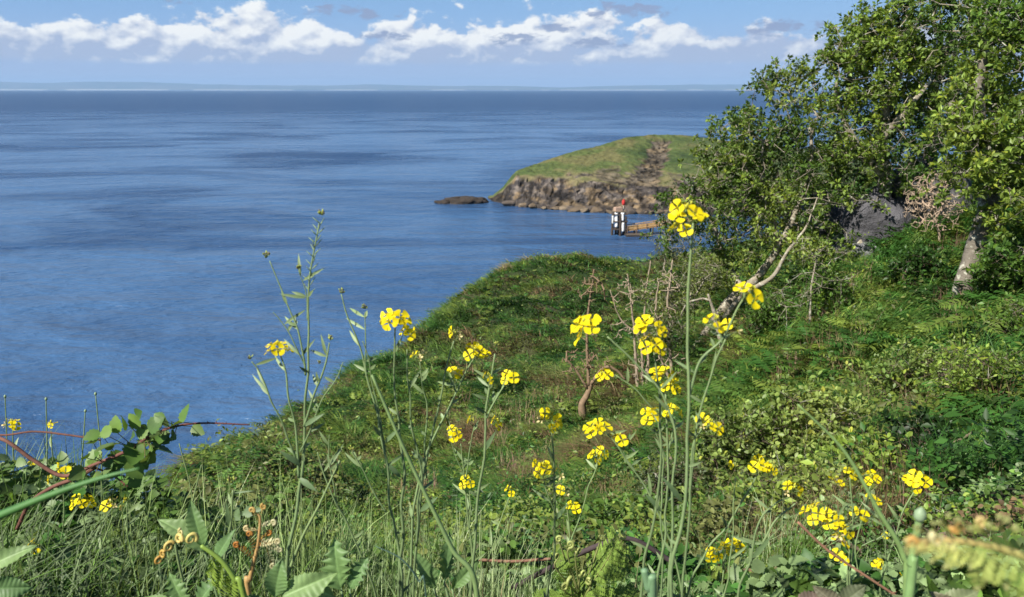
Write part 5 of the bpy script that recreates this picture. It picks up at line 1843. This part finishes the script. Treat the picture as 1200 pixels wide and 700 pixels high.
GL = (.15, .25, .085); GL2 = (.12, .21, .075); GL3 = (.20, .30, .11)
broad('big ribbed leaf pointing up to the left beside the coiled fern tip', (262, 690), 1.0, [(246, 646, -70, -52, 92, 40, GL3, SH_TOOTH), (238, 640, -20, -60, 72, 30, GL, SH_TOOTH), (252, 660, 24, -60, 62, 26, GL2, SH_TOOTH)])
broad('deeply lobed leaf standing up left of the centre', (405, 712), 1.0, [(400, 690, -14, -60, 78, 62, GL, SH_LOBED), (392, 700, -60, -24, 76, 44, GL3, SH_TOOTH), (410, 690, 24, -50, 58, 40, GL2, SH_LOBED)])
broad('wide pale leaves spreading at the bottom edge beside the orange fern', (330, 720), .95, [(330, 700, 60, -28, 90, 46, GL3, SH_TOOTH), (322, 700, 10, -60, 60, 40, GL, SH_TOOTH), (318, 712, -50, -10, 60, 34, GL2, SH_TOOTH)])
broad('large soft leaf cut by the left edge of the view', (-10, 690), 1.0, [(-20, 668, 70, -40, 86, 34, GL3, SH_TOOTH), (-14, 690, 50, 0, 62, 40, GL2, SH_TOOTH)])
broad('cabbage-like leaves at the bottom left', (215, 720), 1.05, [(220, 715, -30, -50, 66, 44, GL, SH_LOBED), (230, 712, 30, -54, 62, 40, GL2, SH_LOBED), (205, 716, -60, -20, 60, 36, GL3, SH_TOOTH)])
broad('upright blue green leaves behind the slanting grey stalk', (520, 710), 1.3, [(520, 680, 12, -60, 74, 34, GL2, SH_LOBED), (508, 690, -20, -50, 66, 30, GL, SH_TOOTH), (530, 690, 40, -40, 60, 26, GL, SH_TOOTH)])
broad('dull leaves at the bottom edge under the big mass of yellow flowers', (985, 722), .9, [(975, 716, 50, -34, 66, 40, (.13, .15, .08), SH_TOOTH), (990, 716, -40, -30, 60, 38, (.15, .14, .09), SH_TOOTH), (1000, 720, 60, -12, 60, 34, (.16, .19, .09), SH_TOOTH), (930, 716, 36, -20, 56, 34, (.16, .12, .09), SH_TOOTH)])
broad('pale leaf tips at the bottom edge beneath the curled fern', (1110, 722), .8, [(1100, 716, 50, -26, 70, 36, (.21, .24, .12), SH_TOOTH), (1130, 720, -50, -30, 60, 34, (.19, .18, .11), SH_TOOTH), (1080, 722, -34, -30, 54, 30, (.17, .22, .10), SH_TOOTH)])

# ---------------------------------------------------------------- unrolling ferns
D = 1.55
b = root_down(P(680, 706, D))
fn = thing('fern', 'young green fern with coiled tips at the bottom of the centre', 'fern', b)
FG = (.17, .26, .045)
for pts, wd in [([(676, 720), (690, 690), (712, 655), (728, 622)], .085), ([(672, 722), (668, 680), (664, 640)], .05), ([(690, 712), (720, 700), (750, 696)], .06), ([(670, 700), (650, 702), (625, 700)], .055), ([(690, 680), (712, 668), (740, 668)], .05), ([(680, 660), (668, 655), (650, 660)], .04), ([(700, 650), (722, 645), (744, 650)], .045)]:
    mb = MB(); frond(mb, to_path(pts, D + gr_.uniform(-.05, .05)), wd, 15, FG, (.24, .28, .08), fine=True, droop=.15); mb.build('frond', M_NEARLEAF, fn)
ax1, ax2 = np.array([1.0, 0, 0]), np.array([0, .1, 1.0])
for (px_, py_, r_) in [(655, 632, 5), (668, 638, 6), (678, 645, 5), (683, 672, 6), (668, 682, 7), (662, 688, 6), (690, 682, 6), (706, 630, 5), (730, 628, 5), (733, 640, 4), (652, 652, 5)]:
    mb = MB(); s = D / FPX; c = P(px_, py_, D - .05)
    th_ = gr_.uniform(-.9, .9); p0 = spiral(mb, c, r_ * .85 * s, 1.25, r_ * .36 * s, np.array((.30, .34, .10)) * gr_.uniform(.8, 1.15), np.array([math.cos(th_), math.sin(th_), 0]), ax2, gr_.uniform(0, 6))
    tube(mb, smooth_path([p0, p0 + [0, .01, -.03], P(680, 700, D)], 10), 1.1 * s, 6, (.26, .28, .10))
    mb.build('coiled_tip', M_STEM, fn)

# brown and cream fern shoot, half unrolled
D = 1.0
s = D / FPX
b = root_down(P(292, 702, D))
fb = thing('fern_shoot', 'orange brown half-unrolled fern shoot at the lower left', 'fern', b)
mb = MB(); st = smooth_path([b] + to_path([(292, 700), (293, 680), (297, 660), (302, 640), (305, 610), (302, 602)], D), 40)
tube(mb, st, np.linspace(4.2, 1.2, 40) * s, 9, (.42, .26, .10), rough=.15); mb.build('stem', M_STEM, fb)
for k, (px_, py_, dx, dy, L, c) in enumerate([(297, 655, -20, -16, 22, (.42, .17, .03)), (299, 650, 16, -26, 26, (.45, .20, .04)), (303, 640, 22, -6, 26, (.55, .50, .28)), (304, 632, 24, 12, 28, (.50, .48, .28)), (303, 622, -14, -2, 14, (.60, .50, .25)), (304, 618, 16, -6, 22, (.58, .55, .32)), (303, 612, -8, -14, 14, (.55, .38, .12)), (303, 612, 6, -18, 16, (.55, .36, .10)), (312, 640, 8, 24, 24, (.48, .46, .26)), (298, 648, -6, -22, 18, (.45, .22, .05))]):
    mb = MB()
    path = to_path([(px_, py_), (px_ + dx * .5, py_ + dy * .6), (px_ + dx, py_ + dy)], D + gr_.uniform(-.01, .01))
    frond(mb, path, L * s * .45, 8, c, (.40, .18, .05), fine=False, droop=-.2)
    spiral(mb, path[-1], 4 * s, 1.3, 1.7 * s, c, ax1, ax2, gr_.uniform(0, 6))
    mb.build('leaflet', M_NEARLEAF, fb)

# the coiled golden fern tip
D = .95; s = D / FPX
b = root_down(P(292, 708, D))
fc = thing('fern_shoot', 'golden coiled fern tip curling over on a bright green stem', 'fern', b)
mb = MB(); tube(mb, smooth_path([b] + to_path([(288, 706), (276, 680), (262, 660), (248, 648), (236, 640)], D), 30), np.linspace(4.5, 2.6, 30) * s, 9, (.20, .30, .05)); mb.build('stem', M_STEM, fc)
for k, (px_, py_, r_, c) in enumerate([(224, 632, 8, (.50, .42, .12)), (210, 632, 7.5, (.52, .42, .13)), (198, 641, 7, (.48, .36, .10)), (191, 650, 6, (.42, .27, .06)), (186, 657, 5, (.42, .24, .05)), (212, 624, 5, (.50, .44, .18))]):
    mb = MB(); spiral(mb, P(px_, py_, D), r_ * s, 1.3, r_ * .36 * s, c, norm(np.array([1.0, (-1) ** k * .6, .2])), ax2, 5.5 + k * .5); mb.build('coiled_tip', M_STEM, fc)
for k in range(5):
    mb = MB(); q = [(262, 662), (250, 655), (270, 672), (256, 668), (245, 650)][k]
    frond(mb, to_path([q, (q[0] - 5 + k * 3, q[1] + 14), (q[0] - 8 + k * 4, q[1] + 30)], D), .022, 9, (.22, .32, .05), (.25, .3, .06), fine=False); mb.build('leaflet', M_NEARLEAF, fc)

# the nearest fern, coming in from the right
D = .34; s = D / FPX
path = [(1330, 690), (1260, 672), (1200, 652), (1160, 640), (1120, 634), (1085, 634), (1060, 634)]
w = to_path(path, D)
fr = thing('fern_shoot', 'blurred nearby fern shoot with furled golden leaflets reaching in from the right', 'fern', w[0])
mb = MB(); pp = smooth_path(w, 60)
cc = np.linspace(0, 1, 60)[:, None] * (np.array([.45, .30, .12]) - np.array([.30, .34, .10])) + np.array([.30, .34, .10])
tube(mb, pp, np.linspace(6.5, 3.0, 60) * s, 10, cc); mb.build('stem', M_STEM, fr)
for k in range(30):
    t = (k / 29) ** 1.2
    q = pp[int(8 + t * 48)]
    px0, py0, _ = proj(q); jx_, jy_ = gr_.uniform(-14, 10), gr_.uniform(-9, 9)
    sg = -1 if k % 2 else 1
    L = (62 - 52 * t) * gr_.uniform(.7, 1.1)
    mb = MB()
    c = np.array([.20, .30, .06]) * (1 - t * .5) + np.array([.48, .36, .14]) * t * .6
    frond(mb, to_path([(px0, py0), (px0 - L * .35, py0 + sg * L * .6), (px0 - L * .55 + jx_, py0 + sg * L * .95 + jy_)], D - .005), L * s * .6, 13, np.array(c) * 1.15, (.32, .36, .12), fine=False, droop=-.1)
    spiral(mb, P(px0 - L * .55 + jx_, py0 + sg * L * .95 + jy_, D - .005), (2 + 3 * (1 - t)) * s, 1.2, (1.4 + 1.2 * (1 - t)) * s, np.array([.36, .38, .14]), ax1, ax2, 1 + k)
    mb.build('leaflet', M_NEARLEAF, fr)
for k, (px_, py_, r_) in enumerate([(1068, 636, 9), (1082, 640, 10), (1098, 632, 11), (1122, 618, 9), (1148, 612, 9), (1112, 640, 10)]):
    mb = MB(); spiral(mb, P(px_, py_, D), r_ * .8 * s, 1.3, r_ * .5 * s, [(.48, .28, .08), (.42, .32, .12), (.44, .40, .20)][k % 3], ax1, ax2, k); mb.build('coiled_tip', M_STEM, fr)

# bare bramble wands in the lower centre and right
for lab, pts, D, r_, c in [('thin reddish wand crossing the lower right corner', [(935, 612), (970, 645), (1010, 672), (1060, 705)], .95, 1.8, (.28, .15, .09)),
                           ('dark arching bramble wand behind the young green fern', [(600, 690), (640, 668), (700, 640), (740, 632), (790, 660)], 1.9, 3.6, (.06, .045, .045)),
                           ('short rusty wand lying left of the young green fern', [(560, 656), (600, 658), (645, 655)], 1.9, 2.0, (.22, .12, .08))]:
    w = to_path(pts, D); o = MB(); pp = smooth_path(w, 40); tube(o, pp, r_ * D / FPX, 7, c, rough=.2)
    for q in range(3, 38, 4):
        d = norm(rng.normal(size=3)); prisms(o, [pp[q]], [pp[q] + d * .007], [.0012], [.0002], c, 4)
    o = o.build('bramble_wand', M_TWIG, origin=w[0]); tag(o, lab, 'bramble')
